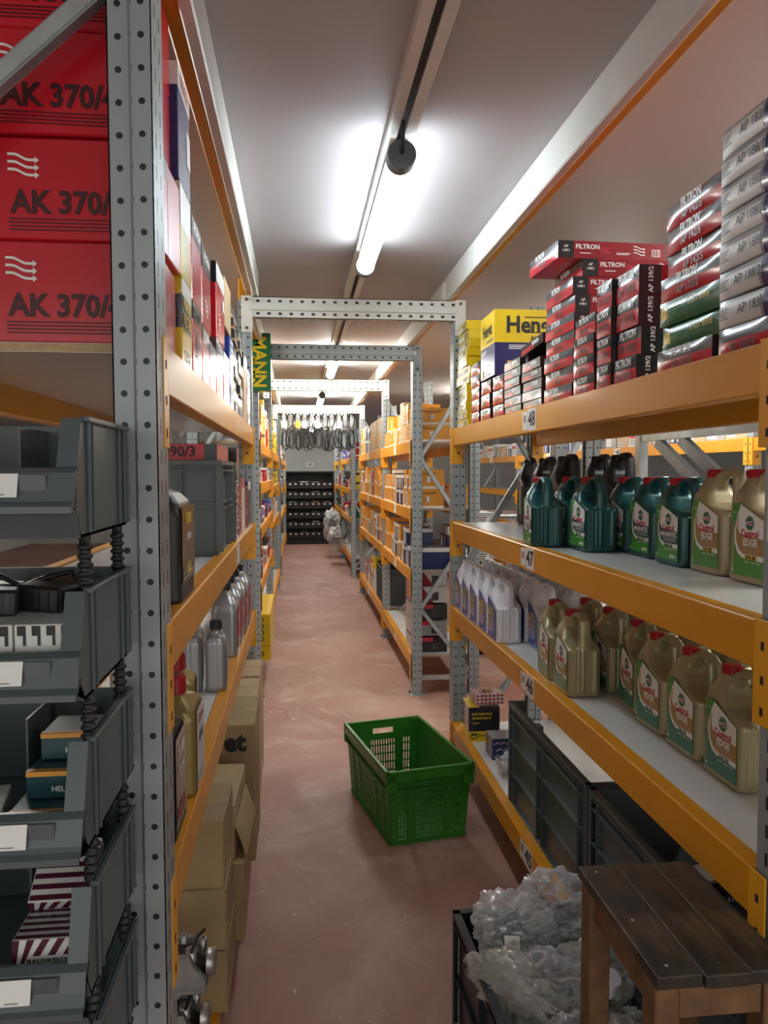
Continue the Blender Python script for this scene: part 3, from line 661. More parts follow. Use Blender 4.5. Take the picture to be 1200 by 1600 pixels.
place(cached('diam', c_diamond), -.665, 1.50, ZT, 'red carton with white diamond pattern beside the large red ones', None, name='carton')
# aisle-face cartons behind the stack
def c_lf(w, d, h, body, band, bandm, text=None, tm=M_PRINT, ts=.03, near=None, extra=None):
    c = Carton(w, d, h, body, b=.002)
    if band: c.dec('x+', 0, band[0], 1, band[1], bandm); c.dec('y-', 0, band[0], 1, band[1], bandm)
    if text:
        for t_, b_, s_ in text: c.txt('x+', .5, b_, s_, t_, tm, bold=.03, l=4)
    if extra: extra(c)
    return c
LT = []
def lt(key, yn, z, w, d, h, label, body, band=None, bandm=None, text=None, tm=M_PRINT, extra=None, dx=0, rz=0):
    me = cached(key, lambda: c_lf(w, d, h, body, band, bandm, text, tm, extra=extra)); return place(me, XL-.008-w/2+dx, yn+d/2, z, label, None, rz=rz, name='filter_carton')
lt('mannf', 1.635, ZT+.001, .22, .145, .178, 'yellow filter carton with black band on the left top shelf', M_YEL, (.42, .80), M_BLACK, [('MANN', .71, .038), ('FILTER', .53, .036)], M_YEL, extra=lambda c: (c.dec('x+', 0, .8, 1, 1, M_CARDW, 1), c.txt('x+', .5, .12, .03, 'C 25 024', M_PRINT, bold=.02)))
lt('yel2', 1.632, ZT+.181, .22, .15, .185, 'pale gold filter carton standing on the yellow one', M_YELD, (.55, 1), M_CARDW)
lt('navyw', 1.62, ZT+.368, .22, .17, .225, 'navy filter carton with white top band, highest on left', M_NAVY, (.80, 1), M_CARDW, [('BOSCH', .9, .03)], M_LRED, extra=lambda c: (c.dec('x+', .68, .3, .98, .62, M_CARDW, 2), c.lines('x+', .1, .3, .012, 4, M_GPRINT, .3)))
lt('f372', 1.80, ZT+.001, .24, .165, .165, 'red filter carton with black top band beside the yellow carton', M_RED, (.75, 1), M_BLACK, [('FILTRON', .87, .033), ('AK', .55, .045), ('372', .35, .045)], M_DRED, extra=lambda c: c.waves('x+', .1, .15, .05, M_WPRINT))
lt('r2', 1.80, ZT+.168, .24, .17, .19, 'tall red silver filter carton on the black banded carton', M_RED, (.75, 1), M_SILV, [('FILTRON', .87, .03)], M_WPRINT)
lt('r3', 1.98, ZT+.001, .24, .145, .145, 'red filter carton with grey top, low beside black banded one', M_RED, (.72, 1), M_SILV, [('FILTRON', .85, .026)], M_WPRINT, extra=lambda c: c.waves('x+', .1, .5, .04, M_WPRINT))
lt('r4', 1.985, ZT+.148, .24, .19, .20, 'tall pale red filter carton on the low grey topped one', M_RED, (.7, 1), M_SILV, [('FILTRON', .87, .03)], M_WPRINT, extra=lambda c: c.waves('x+', .3, .35, .045, M_WPRINT))
lt('r5', 2.135, ZT+.001, .24, .16, .13, 'red carton, third along the left shelf bottom layer', M_REDM, (.75, 1), M_SILV)
lt('r6', 2.31, ZT+.001, .24, .20, .17, 'red silver carton in the middle of left top shelf', M_RED, (.72, 1), M_SILV, [('FILTRON', .87, .03)], M_WPRINT, extra=lambda c: c.waves('x+', .3, .35, .045, M_WPRINT))
lt('r7', 2.33, ZT+.173, .24, .24, .22, 'bright red carton with black end flap, middle of left shelf', M_RED, (.75, 1), M_CARDW, extra=lambda c: (c.dec('y-', 0, .72, 1, 1, M_BLACK, 2), c.waves('x+', .2, .35, .05, M_WPRINT), c.dec('x+', .7, .5, .95, .66, M_CARDW, 3)))
lt('r8', 2.535, ZT+.001, .24, .20, .165, 'red carton before the blue one on the left top shelf', M_RED, (.8, 1), M_CARDW, [('4002', .55, .03)], M_WPRINT)
lt('kr', 2.585, ZT+.255,   .22, .24, .16, 'open brown cardboard carton on the left top shelf', M_KRAFT2)
lt('blue', 2.76, ZT+.001, .24, .16, .25, 'blue white filter carton on the left top shelf', M_BLUE, (.55, .60), M_CARDW, extra=lambda c: [c.dec('x+', .2, .62+.1*i, .8, .68+.1*i, M_CARDW, 2) for i in range(4)]+[c.dec('x+', .15, .1, .85, .35, M_CARDW, 2)])
for i in range(9):
    me = cached('bk%d' % (i % 2), lambda i=i: c_lf(.24, .20, .042, M_BLACK if i % 2 else M_DALU, (0, .25), M_TAN, None))
    place(me, XL-.128-.004*(i % 3), 3.06, ZT+.001+i*.0445, f'thin dark brown filter box, {ORD[i]} layer of the nearer thin stack, left shelf', 'thin dark brown boxes, nearer stack on the left', rz=rnd.uniform(-.03, .03))
for i in range(8):
    me = cached('bk%d' % (i % 2), None)
    place(me, XL-.128-.006*(i % 2), 3.31, ZT+.001+i*.0445, f'thin dark brown filter box, {ORD[i]} layer of the farther thin stack, left shelf', 'thin dark brown boxes, farther stack on the left', rz=rnd.uniform(-.03, .03))
lt('kr2', 3.46, ZT+.001, .24, .2, .30, 'tan carton near the far end of left top shelf', M_TAN, (.8, 1), M_BLACK)
lt('kr3', 3.70, ZT+.001, .24, .2, .26, 'dark carton at the far end of left top shelf', M_BLACK, (.3, .7), M_REDM)
# rotated green and yellow filter carton hung as a sign on the upright past the passage
def c_sign():
    c = Carton(.142, .10, .385, M_GREEN, b=.002); c.dec('y-', 0, .0, .70, 1, M_GREEN)
    c.txt('y-', .46, .50, .120, 'MANN', M_YEL, rot=-math.pi/2, bold=.03, l=4, sx=.95); c.txt('y-', .02, .36, .085, 'FILTER', M_YEL, rot=-math.pi/2, bold=.03, l=4, sx=.75); c.dec('y-', .08, .965, .6, .985, M_YEL, 3)
    c.dec('y-', .74, 0, .76, 1, M_DALU, 2); c.dec('x+', 0, 0, 1, 1, M_LGRN2, 1); return c
place(cached('sign', c_sign), -.247, 5.385, 2.145, 'green carton with yellow vertical lettering hung on the left upright', None, name='carton')

# ================================================================== blow-moulded jugs and bottles
def bake(me, mods):
    o = bpy.data.objects.new('bake', me); COL.objects.link(o)
    for t, kw in mods:
        md = o.modifiers.new(t, t)
        for k, v in kw.items(): setattr(md, k, v)
    dg = bpy.context.evaluated_depsgraph_get(); r = bpy.data.meshes.new_from_object(o.evaluated_get(dg))
    bpy.data.objects.remove(o); return r
def ring_loft(m, rings, mt, rad=0.018, nc=4):
    """rings: (z, x0, x1, y0, y1[, corner]) stacked rounded rectangles"""
    V = []; N = 4*(nc+1)
    for r in rings:
        z, x0, x1, y0, y1 = r[:5]; c = min(r[5] if len(r) > 5 else rad, (x1-x0)/2.01, (y1-y0)/2.01)
        for cx, cy, a0 in ((x1-c, y1-c, 0), (x0+c, y1-c, 90), (x0+c, y0+c, 180), (x1-c, y0+c, 270)):
            for k in range(nc+1): a = R(a0+90*k/nc); V.append((cx+c*math.cos(a), cy+c*math.sin(a), z))
    Fc = [[i*N+k, i*N+(k+1) % N, (i+1)*N+(k+1) % N, (i+1)*N+k] for i in range(len(rings)-1) for k in range(N)]
    Fc += [list(range(N))[::-1], list(range((len(rings)-1)*N, len(rings)*N))]
    return m.add(V, Fc, mt, True)
def jug_body(mt, T=.108, L=.168, H=.262):
    m = MB(); k = H/.262
    ring_loft(m, [(0, .008, T-.008, .010, L-.008), (.006, .0, T, .002, L), (.150*k, 0, T, .0, L), (.160*k, .001, T-.001, .024, L), (.174*k, .003, T-.003, .072, L-.001), (.198*k, .010, T-.010, .094, L-.004), (.222*k, .024, T-.024, .102, L-.010), (.240*k, .032, T-.032, .104, L-.016)], mt, rad=.02)
    cx = T/2
    m.tube([(cx, .112, .205*k), (cx, .094, .240*k), (cx, .070, .2535*k), (cx, .034, .2535*k), (cx, .0165, .240*k), (cx, .0115, .205*k), (cx, .0115, .13*k)], [.012, .0110, .0095, .0095, .0105, .0110, .0125], mt, 14, rx=1.8)
    for x in (.020, .034, .048, T-.02): m.tube([(x, .0005, .02), (x, .0, .148*k)], .0042, mt, 6)
    for y in (L-.03,): m.tube([(.0, y, .02), (.0, y, .14*k)], .003, mt, 6)
    me = bake(m.mesh('body'), [('REMESH', dict(mode='VOXEL', voxel_size=.0031, use_smooth_shade=True)), ('SMOOTH', dict(factor=.6, iterations=3)), ('DECIMATE', dict(ratio=.45))])
    me.materials.clear(); me.materials.append(mt)
    for p in me.polygons: p.use_smooth = True; p.material_index = 0
    return me
def cap_mesh(mt, r=.0215, h=.024):
    m = MB(); m.lathe([(r, 0), (r, h-.003), (r-.003, h)], mt, 24)
    for i in range(24):
        a = 2*math.pi*i/24; x, y = r*math.cos(a), r*math.sin(a); m.bar((x, y, .001), (x, y, h-.004), .0018, .0018, mt, up=(1, 0, 0))
    return m
def circle(cy, cz, r, n=20, a0=0, a1=360, ry=None): return [(cy+r*math.cos(R(a0+(a1-a0)*i/n)), cz+(ry or r)*math.sin(R(a0+(a1-a0)*i/n))) for i in range(n+1)]
def jug_label(kind, L=.168, H=.262):
    """label on the -x face; (a,b): a = 0 at the far (left as seen) edge .. 1 at the near edge, b = height"""
    m = MB(); k = H/.262
    def P(a, b, l): return (-.0012-.00035*l, L-.022-(L-.036)*a, (.018+(.182-.018)*b)*k)
    def poly(pts, mt, l): m.add([P(a, b, l) for a, b in pts], [list(range(len(pts)))[::-1]], mt)
    g2 = M_LGRN if kind != 'gold46' else M_LGRN2; mid = M_LTEAL if kind == 'teal' else M_LGOLD
    def edge(b): return 1.0 if b < .78 else 1.0-(b-.78)/.22*.72        # slanted shoulder of the face
    poly([(0, 0), (1, 0), (1, .78), (.28, 1.0), (.06, 1.0), (0, .93)], M_LGRN, 0)
    if kind == 'gold46': poly([(0, 0), (1, 0), (1, .28), (0, .55)], M_LGRN2, 1)
    # white swoosh with the coloured band inside it
    sw = [(.12, .86), (.10, .6), (.13, .42), (.22, .30), (.36, .245), (1, .225), (1, .78), (.30, .985)]
    sw[0] = (.2, .84)
    poly(sw, M_WHITE, 2)
    bd = [(.21, .80), (.155, .6), (.18, .45), (.27, .345), (.40, .305), (1, .300), (1, .60), (.5, .70), (.30, .9)]
    poly(bd, mid, 3)
    tear = [(.30, .985), (.24, .80), (.22, .65), (.28, .575), (.40, .545), (1, .53), (1, .78)]
    poly(tear, M_WHITE, 4)
    cy = L-.022-(L-.036)*.60; cz = (.018+.164*.735)*k; x = -.0012-.0005*5
    m.add([(x, y, z) for y, z in circle(cy, cz, .0165, 24)[:-1]], [list(range(24))[::-1]], M_LGRN2)
    m.add([(x-.0003, y, z) for y, z in circle(cy, cz, .0125, 24)[:-1]], [list(range(24))[::-1]], M_WHITE)
    m.add([(x-.0006, y, z) for y, z in circle(cy, cz, .0120, 16, 20, 200)], [list(range(17))[::-1]], M_LGRN2)
    m.add([(x-.0006, y, z) for y, z in circle(cy, cz-.001, .0120, 16, 200, 350)], [list(range(17))[::-1]], M_LGRN2)
    m.add([(x-.0009, cy+.003, cz+.0045), (x-.0009, cy-.0135, cz+.0045), (x-.0009, cy-.0135, cz-.0045), (x-.0009, cy+.003, cz-.0045)], [[0, 1, 2, 3]], M_WHITE)
    m.add([(x-.0012, cy+.003, cz+.002), (x-.0012, cy-.013, cz+.002), (x-.0012, cy-.013, cz-.0025), (x-.0012, cy+.006, cz-.0025)], [[0, 1, 2, 3]], M_LRED)
    U = (0, -1, 0); Z = (0, 0, 1)
    def T(a, b, s, t, mt, bold=.02, sx=1.0): m.text(t, P(a, b, 7), U, Z, s*k, mt, 0, bold, sx)
    T(.60, .585, .0235, 'Castrol', M_LRED, .03)
    T(.62, .465, .019 if kind == 'teal' else .022, 'MAGNATEC' if kind == 'teal' else 'EDGE', M_WHITE, .04, 1.0)
    for i in range(3): poly([(.36, .41-.03*i), (.94, .41-.03*i), (.94, .402-.03*i), (.36, .402-.03*i)], M_WHITE if kind == 'teal' else M_TAN, 5)
    if kind == 'gold47': poly([(.45, .235), (.82, .235), (.82, .292), (.45, .292)], M_YSTICK, 4)
    T(.64, .262, .0135, {'teal': '10W-40', 'gold46': '0W-20', 'gold47': '5W-30'}[kind], M_PRINT, .03)
    if kind == 'teal':
        poly([(.42, .235), (.5, .235), (.5, .29), (.42, .29)], M_LGRN, 4)
        for a in (.72, .81, .90): m.add([P(a+.035*math.cos(t), .075+.035*math.sin(t), 6) for t in [2*math.pi*i/12 for i in range(12)]], [list(range(12))[::-1]], M_WHITE)
    for a, w_ in ((.52, .14), (.70, .12), (.86, .12)): poly([(a-w_/2, .195), (a+w_/2, .195), (a+w_/2, .207), (a-w_/2, .207)], M_WHITE, 5)
    poly([(.06, .05), (.10, .05), (.10, .085), (.06, .085)], M_WHITE, 5); poly([(.06, .865), (.22, .865), (.22, .872), (.06, .872)], M_WHITE, 5)
    return m
JUG = {}
def jug(kind, mt, capm, H, labelfn, desc):
    t = thing('oil_jug', desc, 'oil jug'); b = ob('body', jug_body(mt, H=H), t); b.data.name = 'body'
    c = ob('cap', cap_mesh(capm), t, (.054, .1275, .236*H/.262))
    if labelfn: ob('front_label', labelfn(), t)
    return t
def blue_label(H=.262, L=.168):
    m = MB(); k = H/.262
    def P(a, b, l): return (-.0012-.00035*l, L-.022-(L-.036)*a, (.014+.170*b)*k)
    m.add([P(0, 0, 0), P(1, 0, 0), P(1, .72, 0), P(.8, .80, 0), P(.3, .97, 0), P(0.02, 1.02, 0)], [[5, 4, 3, 2, 1, 0]], M_BLUE)
    m.text('5W-30', P(.42, .60, 3), (0, -1, 0), (0, 0, 1), .030*k, M_YSTICK, 0, .03); m.text('Longlife', P(.45, .74, 3), (0, -1, 0), (0, 0, 1), .02*k, M_YSTICK, 0, .02)
    for i in range(6): m.add([P(.15, .5-.06*i, 2), P(.8-.1*(i % 2), .5-.06*i, 2), P(.8-.1*(i % 2), .475-.06*i, 2), P(.15, .475-.06*i, 2)], [[3, 2, 1, 0]], M_YSTICK if i < 2 else M_WHITE)
    m.add([P(.8, .05, 2), P(.92, .05, 2), P(.86, .14, 2)], [[2, 1, 0]], M_WHITE)
    return m
def series(proto, spots, labels, group):
    for i, (sp, lb) in enumerate(zip(spots, labels)):
        x, y, z, rz = sp
        if i == 0: o = proto; o.location = (x, y, z); o.rotation_euler = (0, 0, rz); o['label'] = lb; o['group'] = group
        else: dup(proto, (x, y, z), (0, 0, rz), lb, group)
# champagne jugs on shelf 46
g46 = jug('gold46', M_GOLD, M_CAPR, .262, lambda: jug_label('gold46'), 'x')
S46 = [(.953, 1.578, Z46, 0), (.953, 1.768, Z46, .01), (.955, 1.955, Z46, .03), (.965, 2.142, Z46, -.10), (.834, 2.332, Z46, -.02), (.838, 2.53, Z46, -.05)]
L46 = ['beige metallic oil jug nearest the camera on the shelf numbered 46', 'second nearest beige oil jug on the shelf numbered 46', 'third nearest beige oil jug on the shelf numbered 46', 'fourth nearest beige oil jug on the shelf numbered 46, slightly turned',
       'beige oil jug standing at the board edge, its plain side shown', 'beige oil jug at the board edge, next to the white jugs']
series(g46, S46, L46, 'beige oil jugs, front row on the shelf numbered 46')
for i, (x, y) in enumerate([(.975, 2.36), (.968, 2.55), (1.09, 1.62), (1.09, 1.81), (1.09, 2.0), (1.09, 2.19), (1.09, 2.40)]):
    dup(g46, (x, y, Z46), (0, 0, rnd.uniform(-.03, .03)), f"beige oil jug, {'middle row '+('nearer', 'farther')[i]+' one' if i < 2 else 'rear row '+ORD[i-2]+' from the near end'}, shelf numbered 46", 'beige oil jugs standing behind the front row')
# teal and tan jugs on shelf 47
t47 = jug('teal', M_TEAL, M_CAPR, .246, lambda: jug_label('teal', H=.246), 'x')
ST = [(1.030, 2.012, Z47, .0), (1.045, 2.222, Z47, .0), (1.050, 2.42, Z47, .0), (.925, 2.430, Z47, .01), (.930, 2.635, Z47, .03), (.803, 2.618, Z47, -.08)]
LT47 = ['teal oil jug directly beside the tan jugs', 'second teal oil jug from the tan jugs', 'teal oil jug half hidden between labelled ones, shelf 47', 'teal oil jug with its plain side shown, middle of shelf 47', 'teal jug peeking out behind the two plain sided ones', 'teal oil jug nearest the passage at the shelf edge']
series(t47, ST, LT47, 'teal oil jugs on the shelf numbered 47')
for i, (x, y) in enumerate([(1.155, 2.02), (1.160, 2.22), (1.165, 2.42)]):
    dup(t47, (x, y, Z47), (0, 0, 0), f'teal oil jug in the rear row, {ORD[i]} from the tan jugs', 'teal oil jugs in the rear row')
g47 = jug('gold47', M_GOLDT, M_CAPR, .272, lambda: jug_label('gold47', H=.272), 'x')
series(g47, [(1.040, 1.632, Z47, .0), (1.043, 1.830, Z47, .0)], ['tan oil jug cut by the right edge of the view', 'tan oil jug next to the teal ones'], 'tan oil jugs on the shelf numbered 47')
for i, (x, y) in enumerate([(1.155, 1.64), (1.155, 1.835)]): dup(g47, (x, y, Z47), (0, 0, 0), f"tan oil jug in the rear row, {('nearer', 'farther')[i]} one", 'tan oil jugs in the rear row')
# white jugs on shelf 46
w46 = jug('white', M_WPL, M_WPL, .258, lambda: blue_label(.258), 'x')
SW = [(.806, 3.105+.178*i, Z46, rnd.uniform(-.02, .02)) for i in range(5)]
series(w46, SW, [f"white jug with blue label, front row, {'nearest' if i == 0 else ORD[i]+' from the camera'}" for i in range(5)], 'white jugs with blue labels, front row')
for r_, x in ((0, .928), (1, 1.05), (2, 1.165)):
    for i in range(6):
        y = 2.94+.178*i-(.02 if r_ else 0)
        dup(w46, (x, y, Z46), (0, 0, rnd.uniform(-.04, .04)), f"white jug with blue label, {('second', 'third', 'fourth')[r_]} row, {'nearest' if i == 0 else ORD[i]+' from the camera'}", 'white jugs with blue labels, rear rows')
# black jugs on shelf 47
bk = jug('black', M_BLKPL, M_BLKPL, .335, None, 'x')
series(bk, [(1.105, 3.77, Z47, -.1), (1.10, 3.42, Z47, .1), (1.10, 3.20, Z47, 0), (1.02, 2.93, Z47, .05), (1.15, 2.93, Z47, .0), (1.13, 2.68, Z47, 0)], ['tall black oil jug standing alone at the passage end of shelf 47']+[f'tall black oil jug behind the teal jugs, {ORD[i]} from the passage' for i in range(1, 6)], 'tall black oil jugs behind the teal ones')
def yl():
    m = MB(); x = -.0015; m.add([(x, .03, .05), (x, .09, .05), (x, .09, .19), (x, .03, .19)], [[0, 1, 2, 3][::-1]], M_GPRINT); m.text('8100', (x-.0006, .06, .16), (0, -1, 0), (0, 0, 1), .025, M_YSTICK, 0, .03); return m
ob('front_label', yl(), bk)

# ---- bottles of the left shelves
def bottle(name, label, cat, mt, capm, T, L, H, loc, rz=0, neck_y=None, capr=.019, caph=.03, ribs=False, deco=None, group=None, shoulder=.62):
    t = thing(name, label, cat, loc, rz, group); m = MB(); ny = L*.5 if neck_y is None else neck_y; cx = T/2; nr = capr*.8
    hc = (H-caph)/H; sh = min(shoulder, hc-.14); q = lambda f_: H*(sh+(hc-sh)*f_)
    ring_loft(m, [(0, .006, T-.006, .006, L-.006), (.006, 0, T, 0, L), (q(0), 0, T, 0, L), (q(.35), .05*T, .95*T, ny-(ny)*.93, ny+(L-ny)*.93), (q(.68), .17*T, .83*T, ny-(ny)*.66, ny+(L-ny)*.66), (q(.9), cx-nr*1.3, cx+nr*1.3, ny-nr*1.3, ny+nr*1.3), (q(1.06), cx-nr, cx+nr, ny-nr, ny+nr)], mt, rad=.022)
    if ribs:
        for x in (.22, .42, .62, .82): m.tube([(T*x, .0, .015), (T*x, .0, H*shoulder)], .0032, mt, 6)
    me = bake(m.mesh('body'), [('REMESH', dict(mode='VOXEL', voxel_size=.0034, use_smooth_shade=True)), ('SMOOTH', dict(factor=.6, iterations=3)), ('DECIMATE', dict(ratio=.45))])
    me.materials.clear(); me.materials.append(mt)
    for p in me.polygons: p.use_smooth = True; p.material_index = 0
    ob('body', me, t); ob('cap', cap_mesh(capm, capr, caph), t, (cx, ny, H-caph))
    if deco: ob('front_label', deco(T, L, H), t)
    return t
# aisle side is +x for these, so labels sit on x = T
def deco_rect(b0, b1, mt, txt=(), stripes=0, smt=None):
    def f(T, L, H):
        m = MB(); x = T+.0012; m.add([(x, .018, H*b0), (x, L-.018, H*b0), (x, L-.018, H*b1), (x, .018, H*b1)], [[0, 1, 2, 3]], mt)
        for s_, b, sz, tm in txt: m.text(s_, (x+.0007, L/2, H*b), (0, 1, 0), (0, 0, 1), sz, tm, 0, .03)
        for i in range(stripes): m.add([(x+.0005, .025, H*(b0+.03+.035*i)), (x+.0005, L*.7, H*(b0+.03+.035*i)), (x+.0005, L*.7, H*(b0+.045+.035*i)), (x+.0005, .025, H*(b0+.045+.035*i))], [[0, 1, 2, 3]], smt or M_GPRINT)
        return m
    return f
bottle('oil_jug', 'black oil jug with gold lettering on the second left shelf', 'oil jug', M_BLKPL, M_BLKPL, .115, .215, .272, (-.345, 1.56, Z47), deco=deco_rect(.15, .72, M_BLACK, [('5000', .62, .035, M_YSTICK), ('10W40', .48, .022, M_WPRINT), ('SAE', .24, .03, M_YSTICK)], 3), shoulder=.66, neck_y=.05)
# silver bottles, third shelf on the left
sb = bottle('oil_bottle', 'silver bottle with black cap, nearest of the silver ones by the beam', 'oil bottle', M_SPL, M_BLKPL, .070, .062, .232, (-.304, 2.53, Z46), ribs=True, deco=deco_rect(.15, .6, M_CARDW, [('OIL', .5, .015, M_LRED)], 3), shoulder=.70)
sb['group'] = 'silver bottles on the third left shelf'
for i, (x, y) in enumerate([(-.382, 2.54), (-.462, 2.56), (-.545, 2.58), (-.62, 2.60), (-.40, 2.68)]):
    dup(sb, (x, y, Z46), (0, 0, rnd.uniform(-.1, .1)), f'silver bottle with black cap, {ORD[i+1]} of the near silver row from the aisle', 'silver bottles on the third left shelf')
sb2 = bottle('oil_bottle', 'pale silver oil jug with red label on the third left shelf', 'oil bottle', M_SPL, M_BLKPL, .10, .16, .285, (-.335, 3.00, Z46), deco=deco_rect(.1, .65, M_LRED, [('5W40', .5, .03, M_WPRINT)], 4, M_WHITE), shoulder=.62, neck_y=.06)
sb2['group'] = 'pale silver oil jugs on the third left shelf'
for i in range(3): dup(sb2, (-.335+.004*i, 3.20+.2*i, Z46), (0, 0, 0), f'pale silver oil jug, {ORD[i+1]} from the silver bottles, third left shelf', 'pale silver oil jugs on the third left shelf')
gbt = bottle('oil_bottle', 'gold oil jug with red cap at the near left post', 'oil bottle', M_GOLDB, M_CAPR, .105, .165, .262, (-.330, 1.70, Z46), deco=deco_rect(.05, .72, M_CARDW, [('Castrol', .62, .03, M_LRED), ('EDGE', .45, .028, M_PRINT)], 3, M_LGRN2), shoulder=.66, neck_y=.055, capr=.025, caph=.040)
gbt['group'] = 'gold oil jugs with red caps'
dup(gbt, (-.355, 1.905, Z46), (0, 0, .1), 'gold oil jug with red cap behind the first gold one', 'gold oil jugs with red caps')
bottle('oil_bottle', 'black oil jug with red and white label behind the left post', 'oil bottle', M_BLKPL, M_BLKPL, .11, .17, .27, (-.345, 1.47, Z46), deco=deco_rect(.1, .75, M_BLACK, [('8100', .62, .04, M_WPRINT), ('X-cess', .50, .03, M_WPRINT), ('MOTUL', .2, .03, M_LRED)], 2), shoulder=.7, neck_y=.06)

# ================================================================== crates
def lattice(W, H, solid, th, m, T, holes):
    """sheet in local (u,v) with rectangular holes given as a list of (u0,u1,v0,v1), thickness th along +n"""
    us = sorted({0, W} | {h[0] for h in holes} | {h[1] for h in holes}); vs_ = sorted({0, H} | {h[2] for h in holes} | {h[3] for h in holes})
    us = [u for i, u in enumerate(us) if i == 0 or u-us[i-1] > 1e-6]; vs_ = [v for i, v in enumerate(vs_) if i == 0 or v-vs_[i-1] > 1e-6]
    hs = {}
    nu, nv = len(us)-1, len(vs_)-1
    grid = [[True]*nv for _ in range(nu)]
    import bisect
    for h in holes:
        a0 = bisect.bisect_left(us, h[0]-1e-6); a1 = bisect.bisect_left(us, h[1]-1e-6); b0 = bisect.bisect_left(vs_, h[2]-1e-6); b1 = bisect.bisect_left(vs_, h[3]-1e-6)
        for a in range(a0, a1):
            for b in range(b0, b1): grid[a][b] = False
    V = []; idx = {}
    def vid(i, j, k):
        if (i, j, k) not in idx: idx[(i, j, k)] = len(V); V.append(T(us[i], vs_[j], th*k))
        return idx[(i, j, k)]
    Fc = []
    def g(a, b): return 0 <= a < nu and 0 <= b < nv and grid[a][b]
    for a in range(nu):
        for b in range(nv):
            if not grid[a][b]: continue
            Fc.append([vid(a, b, 1), vid(a+1, b, 1), vid(a+1, b+1, 1), vid(a, b+1, 1)]); Fc.append([vid(a, b, 0), vid(a, b+1, 0), vid(a+1, b+1, 0), vid(a+1, b, 0)])
            if not g(a-1, b): Fc.append([vid(a, b, 0), vid(a, b, 1), vid(a, b+1, 1), vid(a, b+1, 0)])
            if not g(a+1, b): Fc.append([vid(a+1, b, 0), vid(a+1, b+1, 0), vid(a+1, b+1, 1), vid(a+1, b, 1)])
            if not g(a, b-1): Fc.append([vid(a, b, 0), vid(a+1, b, 0), vid(a+1, b, 1), vid(a, b, 1)])
            if not g(a, b+1): Fc.append([vid(a, b+1, 0), vid(a, b+1, 1), vid(a+1, b+1, 1), vid(a+1, b+1, 0)])
    m.add(V, Fc, solid)
def green_crate():
    w, l, h = .405, .70, .335     # outer rim size; base is smaller
    bw, bl = .345, .625
    root = thing('harvest_crate', 'green slotted plastic crate standing on the floor in the aisle', 'crate', (.488, 3.585, 0.0), R(11.5))
    G = M_GRPL
    def wall(axis, sgn):
        W0, W1 = (bw, w-.02) if axis == 'y' else (bl, l-.02); d0, d1 = ((bl, l-.02) if axis == 'y' else (bw, w-.02))
        Wm = W1
        def T(u, v, n):
            t = v/h; ww = W0+(W1-W0)*t; uu = (u/Wm-.5)*ww; dd = (d0+(d1-d0)*t)/2-.004+n
            if axis == 'y': return Vector((uu*(-sgn), sgn*dd, v)) if sgn > 0 else Vector((uu, -dd, v))
            return Vector((sgn*dd, uu, v)) if sgn > 0 else Vector((-dd, -uu, v))
        holes = []
        band = [(.02, .032), (.040, .075), (.083, .118), (.126, .161), (.169, .204), (.212, .236)]
        n_ = int((Wm-.06)/.0140)
        u0 = (Wm-n_*.0140)/2
        for i in range(n_):
            u = u0+i*.0140
            c = abs(u+.0015-Wm/2)
            # solid pillars between the slotted fields
            lim = (.075, .105) if axis == 'y' else (.12, .15)
            if lim[0] < c < lim[1] or c > Wm/2-.04 or (axis == 'x' and .24 < c < .262): continue
            for a, b in band: holes.append((u, u+.0066, a, b))
        if axis == 'y': holes.append((Wm/2-.055, Wm/2+.055, .268, .296))
        m = MB(); lattice(Wm, h-.004, G, .004, m, T, holes)
        # pillars and horizontal ribs standing proud of the wall
        def prot(u0, u1, v0, v1, dep):
            a = [T(u, v, n) for n in (.003, dep) for u, v in ((u0, v0), (u1, v0), (u1, v1), (u0, v1))]
            m.add(a, [[0, 3, 2, 1], [4, 5, 6, 7], [0, 1, 5, 4], [1, 2, 6, 5], [2, 3, 7, 6], [3, 0, 4, 7]], G)
        prot(.002, Wm-.002, .246, .252, .015); prot(.002, Wm-.002, .0, .010, .010)
        if axis == 'y':
            prot(Wm/2-.105, Wm/2-.080, .0, .250, .009); prot(Wm/2+.080, Wm/2+.105, .0, .250, .009)
            prot(Wm/2-.065, Wm/2+.065, .258, .262, .014); prot(Wm/2-.065, Wm/2-.061, .262, .30, .014); prot(Wm/2+.061, Wm/2+.065, .262, .30, .014)
        else:
            for c in (-.25, -.135, .135, .25): prot(Wm/2+c-.012, Wm/2+c+.012, .0, .250, .008)
        return m
    for ax, sg in (('y', -1), ('y', 1), ('x', -1), ('x', 1)): ob('wall_panel', wall(ax, sg), root)
    rim = MB()
    ri, ro = .010, .0
    for x0, x1, y0, y1 in ((-w/2, w/2, -l/2, -l/2+.016), (-w/2, w/2, l/2-.016, l/2), (-w/2, -w/2+.016, -l/2, l/2), (w/2-.016, w/2, -l/2, l/2)):
        rim.box(x0, x1, y0, y1, h-.010, h, G, b=.002)
        rim.box(x0 if x1-x0 > .1 or x0 < 0 else x1-.004, x1 if x1-x0 > .1 or x0 > 0 else x0+.004, y0 if y1-y0 > .1 or y0 < 0 else y1-.004, y1 if y1-y0 > .1 or y0 > 0 else y0+.004, h-.045, h-.010, G)
    for sx in (-1, 1):
        for sy in (-1, 1): rim.box(*sorted((sx*(w/2), sx*(w/2-.05))), *sorted((sy*(l/2), sy*(l/2-.022))), h-.092, h-.006, G, b=.003)
    ob('rim', rim, root)
    ba = MB(); hs = [(.03+i*.03, .03+i*.03+.014, .03+j*.045, .03+j*.045+.03) for i in range(10) for j in range(13)]
    lattice(bw, bl, G, .005, ba, lambda u, v, n: Vector((u-bw/2, v-bl/2, .006+n)), hs); ob('base', ba, root)
green_crate()

